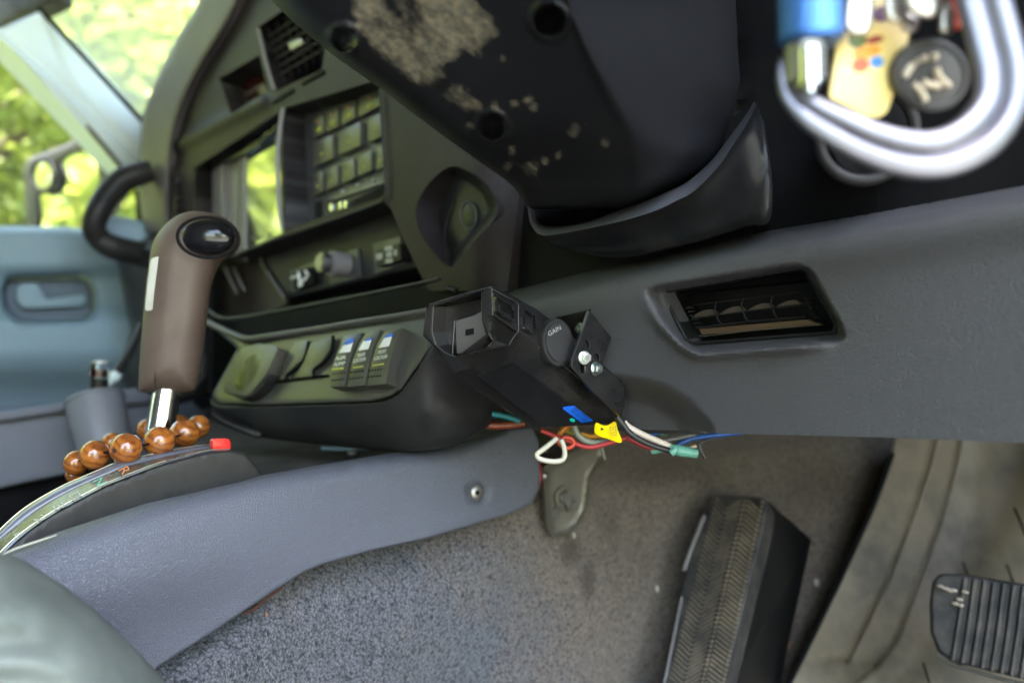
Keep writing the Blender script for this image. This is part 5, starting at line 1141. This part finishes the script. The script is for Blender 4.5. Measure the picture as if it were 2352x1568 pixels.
lw('pinkish white wire running to the green connector', [(1290, 390), (1350, 445), (1500, 525), (1650, 590), (1800, 655)], 30, (.62, .52, .45), .50)
lw('black wire running beside the pinkish white wire', [(1215, 330), (1290, 420), (1350, 500), (1480, 590), (1650, 660), (1840, 715)], 28, (.02, .02, .022), .498)
lw('bright blue wire tucked above the white wire', [(1360, 430), (1450, 460), (1550, 495), (1640, 508), (1720, 480), (1820, 450)], 26, (.02, .14, .5), .53)
lw('dark blue wire running right behind the knee panel edge', [(1880, 640), (1960, 600), (2060, 565), (2200, 545), (2420, 520), (2600, 500)], 24, (.01, .07, .28), .545)
lw('red wire end next to the bright blue wire', [(1600, 465), (1660, 462), (1760, 440)], 18, (.4, .03, .06), .54)
lw('dull green wire under the knee panel edge', [(1690, 530), (1760, 500), (1850, 460), (1950, 440)], 24, (.04, .12, .07), .535)
lw('grey wire leading off to the right', [(1700, 600), (1850, 570), (2000, 540), (2200, 480)], 20, (.12, .13, .12), .54)
lw('dark wire drooping at the far right', [(2120, 640), (2150, 720), (2190, 790), (2120, 650), (2200, 590), (2350, 560)], 14, (.03, .03, .03), .55)
lw('teal wire between the pod and the controller', [(-160, 300), (-40, 320), (60, 350), (150, 380)], 26, (.01, .16, .18), .54)
lw('rusty orange cable in the gap left of the controller', [(-260, 420), (-100, 430), (60, 420), (200, 400)], 34, (.20, .04, .01), .56)
lw('vertical dark red wire behind the console end', [(330, 780), (350, 880), (360, 1000), (340, 1100)], 26, (.25, .01, .02), .64)
lw('thin grey wire stub hanging near the steel brace', [(1040, 640), (1060, 720), (1080, 800)], 18, (.14, .15, .12), .58)
gmat = simple('green_heatshrink', (.13, .36, .29), .3)
c1 = thing('butt_connector', 'large pale green crimp connector at the end of the white wire', 'wire connector', P(*q(16, [(1900, 690)])[0], .5))
wire('crimp_sleeve', [(x, y, .498) for x, y in q(16, [(1800, 670), (1900, 700), (2010, 720), (2100, 735)])], [9, 13, 12, 11], gmat, c1, seg=16)
wire('crimp_collar', [(x, y, .494) for x, y in q(16, [(1810, 735), (1850, 700), (1860, 670)])], [8, 9, 8], gmat, c1, seg=12)
wire('wire_stub', [(x, y, .5) for x, y in q(16, [(2010, 680), (2090, 650)])], 4, simple('pinkish_stub', (.5, .36, .28), .5), c1)
c2 = thing('butt_connector', 'small pale green crimp connector on the short red wire', 'wire connector', P(*q(16, [(1650, 700)])[0], .51))
wire('crimp_sleeve', [(x, y, .51) for x, y in q(16, [(1590, 712), (1650, 700), (1740, 690)])], [6, 8, 6], gmat, c2, seg=14)

# ------------------------------------------------------------------ ignition bezel, carabiner and keys
ig = thing('ignition_switch', 'round ignition switch collar half hidden behind the carabiner', 'ignition switch', P(2000, 340, .34))
ring('metal_collar', P(1990, 308, .36), tuple(-ray(2005, 325)*.8+RT*.25), .0205, .003, M['dash'], ig)
cyl('lock_barrel', P(1990, 308, .385), tuple(-ray(2005, 325)*.8+RT*.25), .0205, .03, M['matt'], ig)
car = thing('carabiner', 'large silver carabiner with a blue screw sleeve hanging from the keys', 'carabiner', P(2070, 350, .235))
D0 = .235
pts = q(4, [(560, -420), (900, -640), (1350, -560), (1590, -320), (1690, -120), (1740, 60), (1795, 270), (1840, 480), (1825, 680), (1720, 850), (1560, 965), (1380, 1015), (1180, 1000), (960, 930), (760, 830), (600, 735), (490, 640), (442, 530), (440, 430), (455, 375)])
wid = [120, 260, 330, 345, 350, 350, 355, 355, 350, 350, 335, 320, 310, 290, 265, 225, 175, 140, 130, 110]
prof = []
for k in range(40):
    a = 2*math.pi*k/40; x = math.cos(a); t = math.sin(a)
    amp = .40*(1-.72*math.exp(-(x/.22)**2)); prof.append((x, math.copysign(abs(t)**.75, t)*amp))
dep = [D0+.004*math.sin(i*.4) for i in range(len(pts))]
sweep('carabiner_frame', [P(x, y, d) for (x, y), d in zip(pts, dep)], [mpx(w*.5*.3516, d) for w, d in zip(wid, dep)], M['alu'], car, n=7, prof=prof, up=FW)
s0, s1 = P(1862, 101, D0), P(1856, -180, D0); ax = s1-s0
sl = cyl('screw_sleeve', (s0+s1)/2, tuple(ax), mpx(72, D0), np.linalg.norm(ax), M['sleeve'], car, seg=48, bevel=.001)
cyl('gate_rod', P(1850, 150, D0), tuple(ax), mpx(46, D0), mpx(115, D0), M['steel'], car, seg=32, bevel=.002)
cyl('gate_pin', P(1860, 155, D0-.004), tuple(ax), mpx(25, D0), mpx(112, D0), M['chrome'], car, seg=24, bevel=.002)
cyl('gate_tip', P(1825, 130, D0+.004), tuple(ax), mpx(24, D0), mpx(30, D0), M['zinc'], car, seg=20, bevel=.001)
PK = Pl(-FW+RT*.15, P(2000, 150, .262))
cdt_ = thing('yellow_key_card', 'yellow key tag card with a red and blue printed emblem inside the carabiner', 'key tag', P(2000, 150, .262))
co = q(4, [(790, 150), (860, -60), (1220, -60), (1245, 190), (1180, 500), (1090, 735), (1040, 768), (960, 765), (850, 700), (715, 640)])
cs = prism('tag_card', rnd(co, 12), PK, .0018, M['card'], cdt_, bevel=.0005)
for nm, c_, e in (('red_print', (.75, .08, .02), (920, 425, 55, 48)), ('blue_print', (.05, .2, .5), (1025, 405, 45, 38)), ('orange_print', (.7, .25, .02), (960, 340, 90, 40)), ('grey_print', (.25, .28, .25), (830, 465, 40, 25)), ('green_print', (.08, .12, .02), (900, 260, 60, 60)), ('dark_red_print', (.25, .03, .02), (1010, 260, 60, 25)), ('purple_print', (.12, .04, .1), (1060, 90, 70, 50))):
    prism(nm, ell(*q(4, [e[:2]])[0], e[2]*.3516, e[3]*.3516, -12), PK, .0002, simple(nm, c_, .4), cs, off=.0018+random.random()*.0001, bevel=0)
fb = thing('round_key_fob', 'round black rubber key fob with cream emblem strokes', 'key fob', P(2142, 170, .258))
PFb = Pl(-FW*.97+RT*.12-UP*.2, P(2142, 172, .262))
fm = plastic('black_rubber_fob', (.028, .026, .026), .5, specks=0)
fbo = prism('fob_disc', ell(2142, 172, 87, 84, 20, 48), PFb, .004, fm, fb, bevel=.0015)
wire('fob_rim', onpl(PFb, [tuple(p) for p in ell(2142, 172, 76, 73, 20, 24)]+[tuple(ell(2142, 172, 76, 73, 20, 24)[0])], .004), 5, fm, fbo, seg=10)
cream = simple('cream_inlay', (.62, .52, .38), .5)
for s_, r_ in ((((625, 610), (660, 720), (730, 810), (815, 885)), 8.5), (((295, 845), (380, 930), (440, 1030), (465, 1100)), 8.5), (((430, 815), (540, 860), (680, 885)), 9), (((165, 745), (215, 650), (285, 560)), 8), (((340, 520), (375, 500)), 6), (((420, 480), (480, 462)), 7.5), (((560, 455), (640, 445)), 9)):
    wire('emblem_stroke', onpl(PFb, q(19, s_), .0045), r_, cream, fbo, seg=10)
sil_ = simple('worn_nickel', (.42, .39, .35), .3, .8); 
def key(lab, pts_, r, m_=sil_, d=.25, hole=True):
    t = thing('key', lab, 'key', P(*q(4, [pts_[0]])[0], d), 'keys on the carabiner'); a, b = (np.array(p) for p in q(4, pts_)); ud = (b-a)/np.linalg.norm(b-a); nn = np.array([-ud[1], ud[0]]); rr = r*.3516
    bow = cr([a-ud*rr*.9, a+nn*rr*.9, b+nn*rr, b+ud*rr*.7, b-nn*rr, a-nn*rr*.9], 4)
    inflate('key_bow', bow, Pl(-FW, P(b[0], b[1], d)), .0018, rr*.5, m_, t, step=8)
    bl2 = [a-nn*rr*.5, a+nn*rr*.5, a+nn*rr*.45-ud*70, a-ud*80, a-nn*rr*.1-ud*70]; prism('key_blade', bl2, Pl(-FW, P(a[0], a[1], d)), .0016, m_, t, bevel=.0003)
    return t
key('long silver key hanging over the yellow card', [(925, -80), (900, 175)], 90)
key('small silver key right of the yellow card', [(1140, -60), (1150, 110)], 62, d=.252)
key('round silver key end below the small key', [(1230, 120), (1255, 175)], 60, d=.256)
key('large pale key at the top of the bunch', [(1290, -90), (1370, 40)], 120, d=.246)
key('red key cover with a silver edge', [(1540, -40), (1520, 160)], 62, simple('red_key_plastic', (.65, .06, .02), .4), d=.25)
key('narrow silver key in front of the red key', [(1490, 60), (1482, 195)], 44, d=.247)
print('objects', len(bpy.data.objects))
